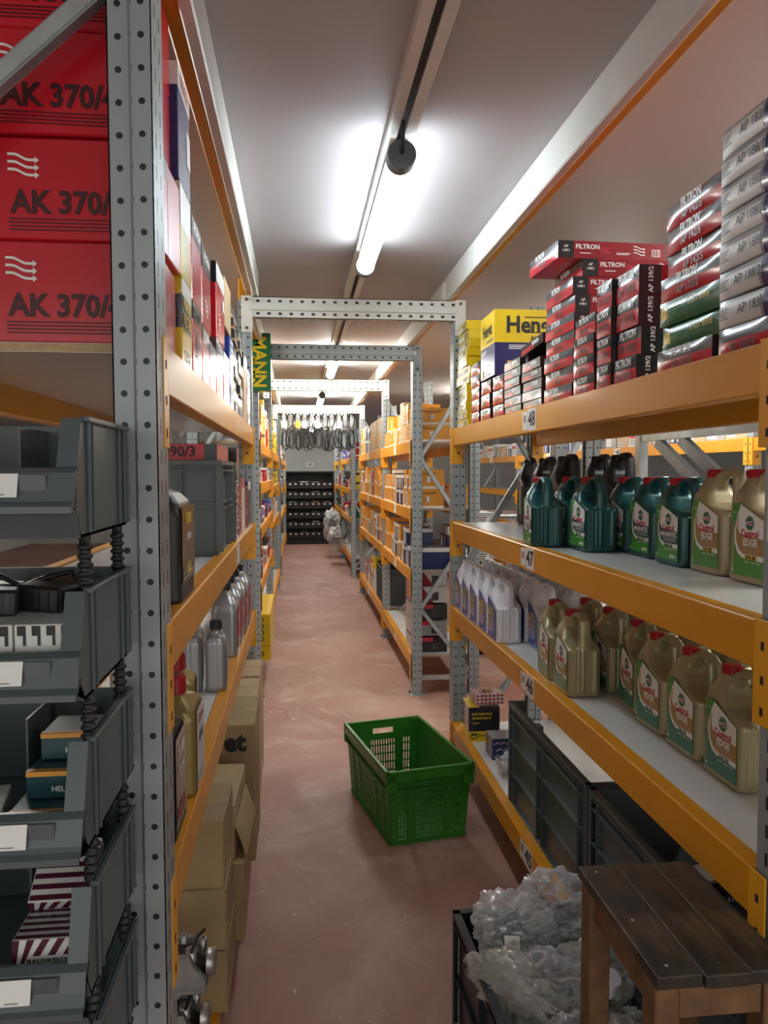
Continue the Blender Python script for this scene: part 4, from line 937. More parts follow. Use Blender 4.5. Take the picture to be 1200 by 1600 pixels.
def euro_crate(name, label, w, l, h, m_, loc, rz=0, cols=(.0, .33, .40, .78, .86, 1.0), rows=(.0, .30, .62, .84, .91, 1.0), opening=False, group=None, cat='crate', handle=False):
    """ribbed stacking crate; w along x, l along y. ribs form a grid on the outside"""
    t = thing(name, label, cat, loc, rz, group); th = .004; rb = .016
    def wall(axis, sg):
        m = MB(); L_ = l if axis == 'x' else w; D = w if axis == 'x' else l
        def bx(u0, u1, d0, d1, z0, z1):
            a, b = sorted((sg*(D/2-d0), sg*(D/2-d1)))
            if axis == 'x': m.box(a, b, u0-L_/2, u1-L_/2, z0, z1, m_)
            else: m.box(u0-L_/2, u1-L_/2, a, b, z0, z1, m_)
        if opening and axis == 'y' and sg > 0:
            bx(0, .07, 0, rb, 0.001, h-.0005); bx(L_-.07, L_, 0, rb, 0.001, h-.0005); bx(.07, L_-.07, rb-.004, rb, 0, .04); return m
        bx(rb, L_-rb, rb, rb+th, 0.001, h-.001)
        for c in cols: bx(max(0.0005, c*L_-.0025), min(L_-.0005, c*L_+.0025), 0, rb+.001, 0.012, h-.001)
        for r_ in rows[:-1]: bx(.0003, L_-.0003, .0005 if r_ > .6 else .004, rb+.001, max(0.0005, r_*h-.0025), r_*h+.0025)
        bx(0, L_, -.001, rb+.0035, h-.012, h+.0015)
        return m
    for ax, sg in (('x', -1), ('x', 1), ('y', -1), ('y', 1)): ob('wall_panel', wall(ax, sg), t)
    ob('base', MB().box(-w/2+.012, w/2-.012, -l/2+.012, l/2-.012, 0.002, .008, m_), t)
    return t
# two tall grey crates on the bottom right shelf
euro_crate('stacking_crate', 'tall dark grey ribbed crate on the bottom right shelf, farther one', .58, .86, .405, M_PLG, (1.127, 2.605, Z45), cols=(0, .03, .09, .50, .57, .93, 1.0), rows=(.0, .30, .62, .87, .95, 1.0), opening=True, group='tall grey crates on the bottom right shelf')
euro_crate('stacking_crate', 'tall dark grey ribbed crate behind the wooden stool, nearer one', .58, .83, .405, M_PLG, (1.127, 1.745, Z45), cols=(0, .06, .12, .48, .55, .93, 1.0), rows=(.0, .30, .62, .87, .95, 1.0), group='tall grey crates on the bottom right shelf')
# grey crate on the second left shelf with boxes on it and beside it
euro_crate('stacking_crate', 'blue grey plastic crate on the second left shelf', .33, .48, .300, M_PLGM, (-.402, 2.72, Z47), cols=(0, .1, .62, .95, 1.0), rows=(.0, .48, .56, .9, 1.0))
m = Carton(.20, .40, .052, M_RED, b=.002); m.txt('y-', .42, .5, .045, '090/3', M_DRED, bold=.03); m.dec('y-', .80, 0, 1, 1, M_BLACK)
place(m.mesh('carton'), -.352, 2.70, Z47+.3015, 'flat red box with dark lettering lying on the blue grey crate', None, name='filter_box')
m = Carton(.07, .20, .07, M_NAVY, b=.001); m.dec('y-', 0, .5, 1, 1, M_CARDW); m.txt('y-', .5, .7, .02, 'BOSCH', M_LRED, bold=.02); m.dec('x+', 0, .5, 1, 1, M_CARDW)
place(m.mesh('carton'), -.500, 2.60, Z47+.3015, 'small white and navy box on the near end of the grey crate', None, name='carton')
for i, (yn, d, h, body, lb, tx, top_) in enumerate([(2.985, .075, .30, M_BLACK, 'tall black carton with vertical white lettering beside the grey crate', 'FILTRON', M_BLACK), (3.068, .075, .36, M_BLACK, 'taller black carton behind the lettered one, second left shelf', 'FILTRON', M_RED), (3.15, .16, .26, M_RED, 'red carton with white label behind black cartons, second left shelf', 'AP 090', M_BLACK), (3.32, .18, .24, M_CARDW, 'white and red rounded carton near the far post, second left shelf', 'OIL', M_LRED), (3.51, .2, .2, M_REDM, 'maroon carton deep on the second left shelf', 'AP', M_BLACK), (3.72, .2, .22, M_NAVY, 'navy carton at the far end of the second left shelf', 'OE', M_CARDW)]):
    c = Carton(.26, d, h, body, b=.002); c.dec('x+', 0, .82, 1, 1, top_); c.txt('x+', .5, .42, .055 if i < 2 else .03, tx, M_WPRINT, rot=-math.pi/2, bold=.03); c.dec('y-', .8, 0, 1, 1, M_SILV if i == 0 else body)
    place(c.mesh('carton'), XL-.012-.13, yn+d/2, Z47, lb, None, name='carton')

# ------------------------------------------------------------------ wooden stool
st = thing('wooden_stool', 'worn dark wooden stool with a plank top at lower right', 'stool', (0, 0, 0))
SX0, SX1, SY0, SY1, SZ = .560, .797, 1.147, 1.502, .797
pw = (SX1-SX0)/3
for i in range(3):
    p = MB().box(-pw/2+.0006, pw/2-.0006, -(SY1-SY0)/2-(.004*(i % 2)), (SY1-SY0)/2, -.022, 0, M_WOOD, b=.002, seg=2)
    for yy in (-.15, .15, -.02 if i == 0 else .13): p.lathe([(.003, 0), (.003, .0006), (.001, .0009)], M_BOLT if i else M_GALV, 8, Matrix.Translation((.01*(i-1), yy, 0)))
    ob('top_plank', p, st, (SX0+pw*(i+.5), (SY0+SY1)/2, SZ-.001*i))
for x in (SX0+.004, SX1-.046):
    for y in (SY0+.012, SY1-.062):
        ob('leg', MB().box(0, .042, 0, .050, 0.0, SZ-.0235, M_WOODE, b=.003), st, (x, y, 0))
for x in (SX0+.014, SX1-.036): ob('side_rail', MB().box(0, .022, SY0+.063, SY1-.063, SZ-.085, SZ-.0235, M_WOODE, b=.002), st, (x, 0, 0))
for y in (SY0+.018, SY1-.058): ob('end_rail', MB().box(SX0+.047, SX1-.047, y, y+.022, SZ-.085, SZ-.0235, M_WOODE, b=.002), st)
ob('stretcher', MB().box(SX0+.047, SX1-.047, SY0+.02, SY0+.04, .22, .26, M_WOODE, b=.002), st)

# ------------------------------------------------------------------ dark bin of bagged parts on the floor
bn = euro_crate('storage_tub', 'dark blue-grey open tub full of bagged parts on the floor', .365, .56, .345, M_PLBL, (.622, 1.868, 0), R(2.0), cols=(0, .5, 1.0), rows=(.0, .45, .9, 1.0), cat='tub')
def blob(r, sc, seed, m_, sub=4, amp=.28, fq=2.2, amp2=.10, smooth=False):
    """crumpled bag"""
    from mathutils import noise
    rr = random.Random(seed); bm = bmesh.new(); bmesh.ops.create_icosphere(bm, subdivisions=sub, radius=1)
    off = Vector((rr.uniform(0, 50), rr.uniform(0, 50), rr.uniform(0, 50)))
    for v in bm.verts:
        d = v.co.normalized(); wv = Vector((noise.noise(d*2.1+off*1.3), noise.noise(d*2.1+off*1.7), noise.noise(d*2.1+off*2.3)))*.5
        n1 = noise.noise(d*fq*.8+off); n2 = 1-2*abs(noise.noise((d+wv)*fq*1.5+off)); n3 = 1-2*abs(noise.noise((d+wv)*fq*3.6+off*2)); n4 = 1-2*abs(noise.noise((d+wv)*fq*7.5+off*3))
        k = 1+amp*n1+amp2*(n2-.5)*1.2+amp2*.55*(n3-.6)+(amp2*.30*(n4-.6) if smooth else 0)
        v.co = Vector((d.x*sc[0], d.y*sc[1], d.z*sc[2]))*k*r
        if not smooth: v.co += Vector((rr.uniform(-1, 1), rr.uniform(-1, 1), rr.uniform(-1, 1)))*r*.022
    m = MB(); bm.verts.ensure_lookup_table(); m.add([v.co.copy() for v in bm.verts], [[v.index for v in f.verts] for f in bm.faces], m_, smooth); bm.free()
    return m
def part_lump(seed, s=1.0):
    """a machined spare part: flange, boss, pipe stubs"""
    rr = random.Random(seed); m = MB(); r = .028*s
    m.lathe([(r, 0), (r*1.25, .004*s), (r*1.25, .012*s), (r*.8, .014*s), (r*.8, .05*s), (r*.95, .052*s), (r*.95, .062*s)], M_DALU, 16)
    m.tube([(r*.5, 0, .03*s), (r*2.2, rr.uniform(-.01, .02), .035*s), (r*2.6, .02*s, .06*s)], .010*s, M_RUB, 10)
    m.tube([(-r*.5, 0, .02*s), (-r*1.9, .01, .02*s)], .012*s, M_DALU, 10)
    return m
bags = [((.565, 1.99, .385), .085, (1.0, 1.1, .62), 'clear bag with white sticker on top of the tub, far left', M_FILM, 3), ((.70, 2.03, .405), .088, (1.0, 1.0, .72), 'tall crumpled clear bag at the far end of the tub', M_FILM, 11),
        ((.525, 1.80, .33), .080, (.62, 1.5, .75), 'cloudy beige bag leaning on the left rim of the tub', M_FILM2, 5), ((.635, 1.82, .335), .082, (1.0, 1.1, .65), 'clear bag in the middle of the tub', M_FILM, 8),
        ((.735, 1.84, .33), .070, (.9, 1.2, .8), 'cloudy bag on the right of the tub behind the stool leg', M_FILM2, 9), ((.60, 1.66, .28), .078, (1.1, .9, .7), 'clear bag low at the near end of the tub', M_FILM, 14), ((.73, 1.68, .29), .062, (1, 1, .8), 'small bag at the near right corner of the tub', M_FILM2, 16)]
for i, (c, r, sc, lb, mm, sd) in enumerate(bags):
    b = ob('plastic_bag', blob(r*1.2, sc, sd, mm, sub=5, amp=.40, fq=1.1, amp2=.24, smooth=True), None, c, (0, 0, .3*i), lb, 'plastic bag', 'bagged parts in the dark tub')
    p = part_lump(sd, .8); o = ob('spare_part', p, b, (-.01, 0, -.035), (.9+.3*i, .4, .5*i))
    if i == 0: ob('sticker', MB().box(-.022, .022, -.001, .0, -.016, .016, M_WHITE).text('150', (0, -.0016, 0), (1, 0, 0), (0, 0, 1), .014, M_PRINT), b, (-.03, -.098, .012), (-.5, .2, .2))
m = MB(); m.lathe([(.028, 0), (.028, .045), (.020, .05), (.020, .075)], M_WPL, 20); m.lathe([(.029, .01), (.029, .03)], M_DALU, 20)
ob('filter_canister', m, None, (.70, 1.735, .355), (.5, .3, .2), 'small white and metal canister among the bags near the stool', 'canister')

# ------------------------------------------------------------------ small things on the bottom right shelf
c = Carton(.155, .17, .17, M_BLACK, b=.0015); c.dec('y-', 0, 0, 1, .30, M_YEL); c.dec('x-', 0, 0, 1, .30, M_YEL); c.txt('y-', .42, .80, .016, 'AUTOMOTIVE', M_YSTICK, bold=.02); c.txt('y-', .42, .68, .016, 'SPARE PARTS', M_YSTICK, bold=.02)
c.lines('y-', .12, .55, .008, 3, M_YEL, .25); c.dec('y-', .08, .08, .28, .24, M_PRINT, 3); c.txt('y-', .18, .155, .024, 'ek', M_YSTICK, bold=.04, l=5); c.txt('y-', .42, .17, .012, 'GROUP', M_PRINT, bold=.03); c.top(0, 0, 1, 1, M_YEL); c.top(.35, 0, 1, .8, M_BLACK, 2)
place(c.mesh('carton'), .905, 3.80, Z45, 'black and yellow spare parts box on the bottom right shelf', None, rz=-.03, name='carton')
c = Carton(.145, .11, .055, M_CARDW, b=.001)
for f in ('y-', 'x-'):
    o_, u_, W_, H_, n_ = c.fr[f]; nn = 7 if f == 'y-' else 5
    for i in range(nn):
        for j in range(3):
            a, b = (i+.5)/nn, (j+.5)/3; p = c.P(f, a, b, 1); c.add([p+u_*W_*.43/nn, p+Vector((0, 0, H_*.145)), p-u_*W_*.43/nn, p-Vector((0, 0, H_*.145))], [[0, 1, 2, 3]], M_RED)
for i in range(7):
    for j in range(5):
        x, y = -.0725+.145*(i+.5)/7, -.055+.11*(j+.5)/5; c.add([(x+.009, y, .0555), (x, y+.0095, .0555), (x-.009, y, .0555), (x, y-.0095, .0555)], [[0, 1, 2, 3]], M_RED)
place(c.mesh('carton'), .935, 3.80, Z45+.172, 'red and white diamond patterned box on the black spare parts box', None, rz=.05, name='carton')
ob('rubber_glove', blob(.02, (1.6, .8, .35), 4, M_TAN, sub=3, amp=.5), None, (.935, 3.80, Z45+.235), (0, 0, .3), 'crumpled cream wrapper on the red diamond box', 'wrapper').name = 'wrapper'
c = Carton(.155, .12, .10, M_NAVY, b=.002)
for i in range(5):
    for j in range(3): c.txt('y-', .12+.19*i+(.08 if j % 2 else 0), .2+.3*j, .022, '~~', M_CARDW, rot=.4, bold=.05)
c.top(0, 0, 1, 1, M_GREY)
place(c.mesh('carton'), .955, 3.52, Z45, 'navy patterned box on the bottom right shelf beside the crate', None, rz=.02, name='carton')
b = ob('plastic_bag', blob(.07, (1.0, 1.0, .6), 21, M_FILM, sub=5, amp=.3, amp2=.2, smooth=True), None, (.925, 3.28, Z45+.048), (0, 0, 0), 'clear bag with a part lying beside the tall grey crate', 'plastic bag'); ob('spare_part', part_lump(3, .7), b, (0, 0, -.04), (0, 0, 1))
c = Carton(.05, .06, .06, M_BLKPL); place(c.mesh('carton'), 1.18, 3.75, Z45, 'small black box at the rear of the bottom right shelf', None, name='carton')
for i, (x, y, z, s) in enumerate([(1.05, 2.40, .10, .09), (1.02, 2.80, .08, .08), (1.22, 2.62, .11, .09)]):
    b = ob('plastic_bag', blob(s, (1.0, 1.2, .6), 31+i, M_FILM, sub=5, amp=.3, amp2=.2, smooth=True), None, (x, y, Z45+z), (0, 0, i), f'clear bag with a part inside the farther grey crate, {ORD[i]}', 'plastic bag', 'bags inside the farther grey crate'); ob('spare_part', part_lump(30+i), b, (0, 0, -.03), (.5, i, 1))
place(Carton(.12, .16, .05, M_REDM).mesh('carton'), 1.0, 2.33, Z45+.22, 'maroon box between bags in the farther grey crate', None, rx=.5, name='carton')
c = Carton(.16, .10, .13, M_BLACK, b=.002); c.top(.05, .1, .95, .9, M_CARDW); c.txt('y-', .5, .6, .02, 'Kalyo', M_WPRINT)
place(c.mesh('carton'), 1.10, 1.90, Z45+.15, 'black box with a handwritten white label in the nearer crate', None, rz=.2, name='carton')
c = Carton(.3, .5, .14, M_BLACK, b=.002); place(c.mesh('carton'), 1.05, 1.78, Z45+.009, 'large black box at the bottom of the nearer crate', None, name='carton')

# ------------------------------------------------------------------ left bottom shelf: cardboard boxes, castings
def kraft(w, d, h, m_, txt=None, seam=True, key=0):
    c = Carton(w, d, h, m_, b=.004)
    c.top(.0, .47, 1, .53, M_TAPE)
    if seam: c.dec('y-', .46, .0, .54, 1, M_KRAFT2 if m_ is M_KRAFT else M_KRAFT)
    if txt: c.txt('y-', .82, .87, .095, txt, M_PRINT, bold=.05, l=3)
    c.dec('x+', 0, .47, .1, .53, M_TAPE); return c
ZB = .15
for i, (xr, yn, z, w, d, h, mm, tx, lb) in enumerate([
    (-.168, 2.88, ZB, .40, .36, .52, M_KRAFT, 'et', 'large brown carton with black lettering protruding into the aisle'),
    (-.178, 3.26, ZB, .38, .30, .515, M_KRAFT2, None, 'brown carton directly behind the lettered carton'),
    (-.182, 3.58, ZB, .38, .32, .52, M_KRAFT2, None, 'brown carton at the far end of the bottom left shelf'),
    (-.178, 2.38, ZB, .30, .44, .25, M_KRAFT, None, 'lower torn brown carton beside the lettered carton'),
    (-.200, 2.40, ZB+.252, .28, .36, .17, M_KRAFT2, None, 'upper torn brown carton beside the lettered carton'),
    (-.198, 2.06, ZB, .30, .26, .17, M_KRAFT, None, 'bottom carton of the three stacked behind the castings'),
    (-.200, 2.06, ZB+.172, .30, .26, .17, M_KRAFT, None, 'middle carton of the three stacked behind the castings'),
    (-.202, 2.06, ZB+.344, .30, .26, .185, M_KRAFT, None, 'top carton of the three stacked behind the castings')]):
    me = kraft(w, d, h, mm, tx).mesh('carton'); 
    o = place(me, xr-w/2, yn+d/2, z, lb, None, rz=(0, .01, -.01, .02, -.03, .0, .01, -.01)[i], name='cardboard_box', cat='cardboard box')
fl = MB(); fl.box(0, .10, 0, .32, 0, .004, M_KRAFT2); o = ob('flap', fl, bpy.data.objects['cardboard_box.004'], (.142, -.16, .10), (0, 1.25, 0)); 
def casting():
    m = MB()
    # thick plate with a deep saddle, raised walls and bosses
    arc = [(.06+.052*math.cos(R(a)), .062-.040*math.sin(R(a))) for a in range(0, 181, 15)]
    prof = [(-.02, 0), (.20, 0), (.20, .02), (.175, .05), (.165, .075), (.125, .075)]+[(x, z) for x, z in arc]+[(-.005, .075), (-.02, .06)]
    m.prism(prof, 'y', 0, .018, M_ALU); m.prism([(x*.96+.003, z*.8) for x, z in prof], 'y', .018, .085, M_DALU); m.prism(prof, 'y', .085, .10, M_ALU)
    m.box(-.025, .205, -.012, .112, -.006, .006, M_ALU, b=.003)
    for x, y, z, r in ((.165, .03, .07, .013), (.185, .09, .06, .010), (-.01, .05, .06, .011), (.14, .09, .07, .009)):
        m.lathe([(r, 0), (r, .03), (r*.55, .031), (r*.55, .01)], M_ALU, 14, Matrix.Translation((x, y, z-.02)))
    m.lathe([(.024, 0), (.024, .016), (.016, .016), (.015, .002)], M_ALU, 20, Matrix.Translation((.07, -.002, .030)) @ Matrix.Rotation(R(90), 4, 'X'))
    m.lathe([(.03, 0), (.03, .02), (.022, .02), (.022, .004)], M_ALU, 20, Matrix.Translation((.2, .05, .035)) @ Matrix.Rotation(R(90), 4, 'Y'))
    m.tube([(.17, .0, .09), (.18, .05, .10), (.19, .09, .09)], .004, M_RUB, 6)
    return m.mesh('casting')
mcast = casting()
for i in range(3): ob('engine_casting', mcast, None, (-.425-.012*i, 1.80-.03*i, ZB+.010+.118*(2-i)), (0, 0, .02*i), f"{('topmost', 'middle', 'lowest')[i]} cast aluminium engine part by the left post", 'engine part', 'aluminium castings on the bottom left shelf')
for i in range(2): ob('engine_casting', mcast, None, (-.69, 1.86, ZB+.010+.122*i), (0, 0, .03), f"{('lower', 'upper')[i]} cast engine part deeper on the bottom left shelf", 'engine part', 'aluminium castings on the bottom left shelf')

# ================================================================== open-front storage bins at the near left
def storage_bin(z0, h, label, lipz):
    """z0: underside; opening towards -y"""
    x1 = -.265; W = .31; x0 = x1-W; yf, yb = 1.0, 1.245
    t = thing('storage_bin', label, 'storage bin', (0, 0, 0), 0, 'open fronted storage bins in a rack'); G = M_PLG2
    lip = z0+lipz
    for xa in (x0, x1-.004):
        m = MB(); prof = [(yf-.028, z0+.035), (yf-.010, z0), (yb, z0), (yb, z0+h), (yf+.012, z0+h), (yf+.004, z0+h-.006), (yf-.018, lip)]
        m.prism(prof, 'x', xa, xa+.004, G)
        # moulded ribs of the flank and its top flange
        sx = (xa+.004, xa+.0085) if xa > x0 else (xa-.0045, xa)
        for yy, ww in ((yf+.022, .006), (yf+.042, .004), (yb-.055, .004), (yb-.022, .007), (yb-.006, .006)): m.box(*sx, yy, yy+ww, z0+.004, z0+h-.004, G, b=.001)
        m.box(sx[0]-.003, sx[1]+.003, yf+.010, yb, z0+h-.007, z0+h, G, b=.0015)
        ob('side_panel', m, t)
    m = MB(); m.box(x0, x1, yb-.004, yb, z0, z0+h, G); ob('rear_panel', m, t)
    ob('base', MB().box(x0, x1, yf-.010, yb, z0, z0+.004, G), t)
    # rounded frame edge of the mouth
    for xa in (x0+.012, x1-.012): ob('mouth_frame', MB().bar((xa, yf+.006, z0+h-.004), (xa, yf-.020, lip-.0), .024, .006, G, up=(0, 1, .2)), t)
    f = MB(); prof = [(yf-.020, lip), (yf-.030, lip-.006), (yf-.040, lip-.040), (yf-.050, lip-.046), (yf-.050, lip-.054), (yf-.032, z0+.030), (yf-.012, z0), (yf-.006, z0), (yf-.024, z0+.032), (yf-.040, lip-.05), (yf-.034, lip-.038), (yf-.014, lip)]
    f.prism(prof, 'x', x0, x1, G)
    f.box(x0+.03, x1-.032, yf-.0362, yf-.034, lip-.034, lip-.008, M_PLG, b=.0005); fp = ob('front_lip', f, t)
    s = MB(); s.box(-.022, .022, -.0006, 0, -.0145, .0145, M_WHITE, b=.0003); s.box(-.008, .008, -.0009, -.0006, -.012, -.0105, M_GPRINT)
    ob('label', s, fp, (x1-.085, yf-.0395, lip-.021), (-.26, 0, 0))
    s2 = MB(); s2.box(-.022, .022, -.0006, 0, -.0145, .0145, M_WHITE, b=.0003)
    ob('label', s2, fp, (x1-.185, yf-.0395, lip-.021), (-.26, 0, 0))
    ob('divider', MB().box(-.380, -.377, yf+.12, yb-.005, z0+.005, z0+h-.008, M_PLG), t)
    for (px_, py_) in ((x1-.010, yf+.045), (x1-.010, yb-.020), (x0+.012, yf+.045), (x0+.012, yb-.020)):
        p = MB(); hh = .058
        p.lathe([(.0075, 0)]+sum([[(.0075, .004+hh*k/5), (.0105, .006+hh*k/5), (.0105, .009+hh*k/5), (.0075, .011+hh*k/5)] for k in range(5)], [])+[(.0075, hh+.012)], M_BLKPL, 12)
        ob('stacking_peg', p, t, (px_, py_, z0-hh-.012))
    return t
BZ = [(1.520, .150, .086), (1.318, .137, .064), (1.128, .137, .055), (.940, .137, .050), (.755, .137, .05)]
for i, (z0, h, lz) in enumerate(BZ): storage_bin(z0, h, f"grey open fronted storage bin, {('topmost', 'second from the top', 'third from the top', 'fourth from the top', 'lowest')[i]} of the left rack", lz)
# contents
c = Carton(.10, .14, .045, M_CARDW); place(c.mesh('carton'), -.325, 1.13, 1.5245+.03, 'white carton inside the topmost storage bin', None, name='parts_box')
c = Carton(.085, .10, .045, M_BLKPL); place(c.mesh('carton'), -.46, 1.12, 1.5243, 'black part in the left half of the topmost bin', None, name='parts_box')
for i, (x, w) in enumerate(((-.395, .085), (-.315, .070))):
    c = Carton(w, .12, .088, M_CARDW, b=.001)
    for k in range(4): c.dec('y-', .05+.25*k, .84, .2+.25*k, .98, M_PRINT); c.dec('y-', .15+.25*k, .70, .2+.25*k, .84, M_PRINT, 2)
    c.bars('y-', .55, .2, .8, .4, M_PRINT, n=6); c.lines('y-', .1, .5, .03, 3, M_GPRINT, .3)
    place(c.mesh('carton'), x, 1.06, 1.3245, f"white box with black printed edge, {('left', 'right')[i]} one in the second bin", None, name='parts_box')
for i, (x, y, z) in enumerate(((-.41, 1.10, 1.4135), (-.335, 1.13, 1.4135))):
    p = MB(); p.box(-.035, .035, -.05, .05, 0, .035, M_BLKPL, b=.004)
    for k in range(5): p.box(-.03+.014*k, -.024+.014*k, -.052, -.048, .004, .030, M_RUB)
    p.tube([(-.03, .0, .035), (.0, .03, .045), (.03, .0, .035)], .004, M_RUB, 6)
    ob('spare_part', p, None, (x, y, z), (0, .05, .2-.5*i), f"black moulded part lying on the white boxes, {('left', 'right')[i]} one, second bin", 'spare part', 'black parts in the second storage bin')
for i in range(3):
    c = Carton(.085, .08, .036, M_LTEAL, b=.001); c.dec('y-', 0, .82, 1, 1, M_OCARD); c.txt('y-', .55, .35, .010, 'HELLA', M_WPRINT, bold=.02); c.top(0, 0, 1, .12, M_OCARD)
    place(c.mesh('carton'), (-.325, -.315, -.308)[i], (1.05, 1.09, 1.13)[i], 1.1345+.0375*i, f"small dark teal and orange box, {('bottom', 'middle', 'top')[i]} step of the pile in the third bin", 'teal and orange boxes in the third storage bin', name='parts_box')
place(Carton(.085, .09, .035, M_CARDW).mesh('carton'), -.43, 1.06, 1.1345, 'white wrapped box at the left of the third bin', None, rz=.2, name='parts_box')
def c_stripe(w, d, h):
    c = Carton(w, d, h, M_CARDW, b=.001)
    for f in ('y-',):
        for k in range(-3, 7):
            a0 = k*.22; 
            pts = [(a0, 0), (a0+.11, 0), (a0+.55, 1), (a0+.44, 1)]
            pts = [(min(1, max(0, a)), b) for a, b in pts]
            o_, u_, W_, H_, n_ = c.fr[f]; c.add([c.P(f, a, b, 1) for a, b in pts], [[0, 1, 2, 3]], M_MAROON)
    for k in range(6): c.top(.02, .03+.165*k, 1, .11+.165*k, M_MAROON)
    c.dec('y-', .25, .0, 1, .66, M_CARDW, 2); c.txt('y-', .62, .54, .010, 'BAU187012 1PC', M_PRINT, bold=.02); c.lines('y-', .30, .34, .03, 2, M_GPRINT, .5); return c
place(c_stripe(.085, .09, .062).mesh('carton'), -.322, 1.05, .9465, 'white and maroon striped box with label in the fourth bin', None, name='parts_box')
place(c_stripe(.080, .09, .05).mesh('carton'), -.325, 1.13, .9465+.062, 'maroon striped box tilted behind the labelled one, fourth bin', None, rx=.6, name='parts_box')
c = Carton(.10, .12, .07, M_CARDW); c.lines('y-', .2, .8, .04, 4, M_GPRINT, .6); place(c.mesh('carton'), -.345, 1.05, .7595, 'white printed box in the lowest storage bin', None, name='parts_box')

# ================================================================== stock of the far shelves
def c_stock(kind, w, d, h, side):
    """side: 'x-' or 'x+' is the aisle face"""
    if kind == 'orange':
        c = Carton(w, d, h, M_OCARD, b=.001)
        for f in (side, 'y-'):
            c.dec(f, 0, 0, 1, .13, M_WHITE); o, u, W, H, n = c.fr[f]
            p = c.P(f, .5, .82, 2); c.add([p+u*W*.3+Vector((0, 0, H*.05)), p+u*W*.15-Vector((0, 0, H*.02)), p-u*W*.15-Vector((0, 0, H*.02)), p-u*W*.3+Vector((0, 0, H*.05)), p-u*W*.18-Vector((0, 0, H*.06)), p+u*W*.18-Vector((0, 0, H*.06))], [[0, 1, 2, 3, 4, 5]], M_PRINT)
            q = c.P(f, .5, .48, 2); r = min(W, H)*.14; c.add([q+u*r*math.cos(a)+Vector((0, 0, r*math.sin(a))) for a in [2*math.pi*i/10 for i in range(10)]], [list(range(10))], M_GPRINT)
            c.dec(f, .46, .34, .56, .62, M_WHITE, 3)
    elif kind == 'navy':
        c = Carton(w, d, h, M_NAVY, b=.001)
        for f in (side, 'y-'): c.dec(f, 0, .80, 1, 1, M_WHITE); 
        c.dec(side, .12, .10, .34, .74, M_WHITE, 2); c.dec(side, .56, .10, .68, .74, M_CARDW, 2); c.txt(side, .5, .9, min(d, h)*.2, 'VAL', M_NAVY, bold=.03, l=3)
    elif kind == 'tan':
        c = Carton(w, d, h, M_TAN, b=.001); c.dec(side, .1, .1, .5, .4, M_WHITE, 2); c.bars(side, .15, .15, .45, .35, M_PRINT, n=5); c.dec('y-', .1, .5, .6, .85, M_CARDW, 2)
    elif kind == 'white':
        c = Carton(w, d, h, M_CARDW, b=.001); c.dec(side, .1, .55, .9, .8, M_LRED, 2); c.lines(side, .15, .4, .06, 3, M_GPRINT, .5); c.dec('y-', .1, .6, .9, .8, M_GPRINT, 2); c.lines('y-', .15, .45, .05, 4, M_GPRINT, .5)
    elif kind == 'red':
        c = Carton(w, d, h, M_RED, b=.001); c.dec(side, 0, .65, 1, 1, M_BLACK, 1); c.dec(side, .15, .72, .7, .88, M_WHITE, 2); c.dec('y-', .1, .2, .6, .4, M_WHITE, 2)
    elif kind == 'yellow':
        c = Carton(w, d, h, M_YEL, b=.001); c.dec(side, .15, .55, .85, .8, M_BLACK, 2); c.dec('y-', .15, .55, .85, .8, M_BLACK, 2)
    elif kind == 'green':
        c = Carton(w, d, h, M_GREEN, b=.001); c.dec(side, .15, .5, .85, .8, M_YEL, 2)
    elif kind == 'blue':
        c = Carton(w, d, h, M_BLUE, b=.001); c.dec(side, .1, .5, .9, .8, M_WHITE, 2)
    elif kind == 'black':
        c = Carton(w, d, h, M_BLACK, b=.001); c.dec(side, .1, .3, .6, .5, M_WHITE, 2)
    else:
        c = Carton(w, d, h, M_GREY, b=.001); c.dec(side, .1, .1, .6, .6, M_WHITE, 2); c.dec('y-', .12, .12, .8, .8, M_CARDW, 2); c.lines('y-', .2, .7, .06, 5, M_PRINT, .5); c.dec('y-', .2, .18, .4, .36, M_PRINT, 3)
    return c
KN = {'orange': 'orange carton', 'navy': 'navy and white carton', 'tan': 'tan carton', 'white': 'white carton', 'red': 'red and black carton', 'yellow': 'yellow carton', 'green': 'green carton', 'blue': 'blue carton', 'black': 'black carton', 'grey': 'grey carton'}
def fill(xf, s, y0, y1, z, zmax, plan, words, seed, wmin=.09, wmax=.16, depth=(.16, .30), hmin=.10, hmax=.17, gap=.006, lo=1):
    """columns of cartons along the aisle edge. plan: list of (kind, share) cycling through the length"""
    rr = random.Random(seed); y = y0+.02; ci = 0; side = 'x-' if s > 0 else 'x+'
    while y < y1-wmin-.01:
        kind = plan(rr, (y-y0)/(y1-y0)); dw = round(rr.uniform(wmin, wmax)/.02)*.02; dw = max(dw, .06); h = round(rr.uniform(hmin, hmax)/.02)*.02; w = round(rr.uniform(*depth)/.04)*.04
        if y+dw > y1-.01: break
        n_ = max(lo, int(rr.uniform(.45, 1.0)*(zmax-z-.02)/h)); zz = z
        key = ('st', kind, w, dw, h, side); me = cached(key, lambda: c_stock(kind, w, dw, h, side))
        for k in range(n_):
            if zz+h > zmax-.01: break
            nm = 'single' if n_ == 1 else ('bottom' if k == 0 else 'top' if k == n_-1 else ORD[k]+' high')
            ob('carton', me, None, (xf+s*(.012+w/2+rr.uniform(0, .012)), y+dw/2, zz), (0, 0, rr.uniform(-.03, .03)), f"{KN[kind]}, {nm}, column {ORD[ci]}, {words}", 'carton', f"cartons on the {words}")
            zz += h+.001
        y += dw+gap; ci += 1
def mix_(*ks): return lambda rr, t: rr.choice(ks)
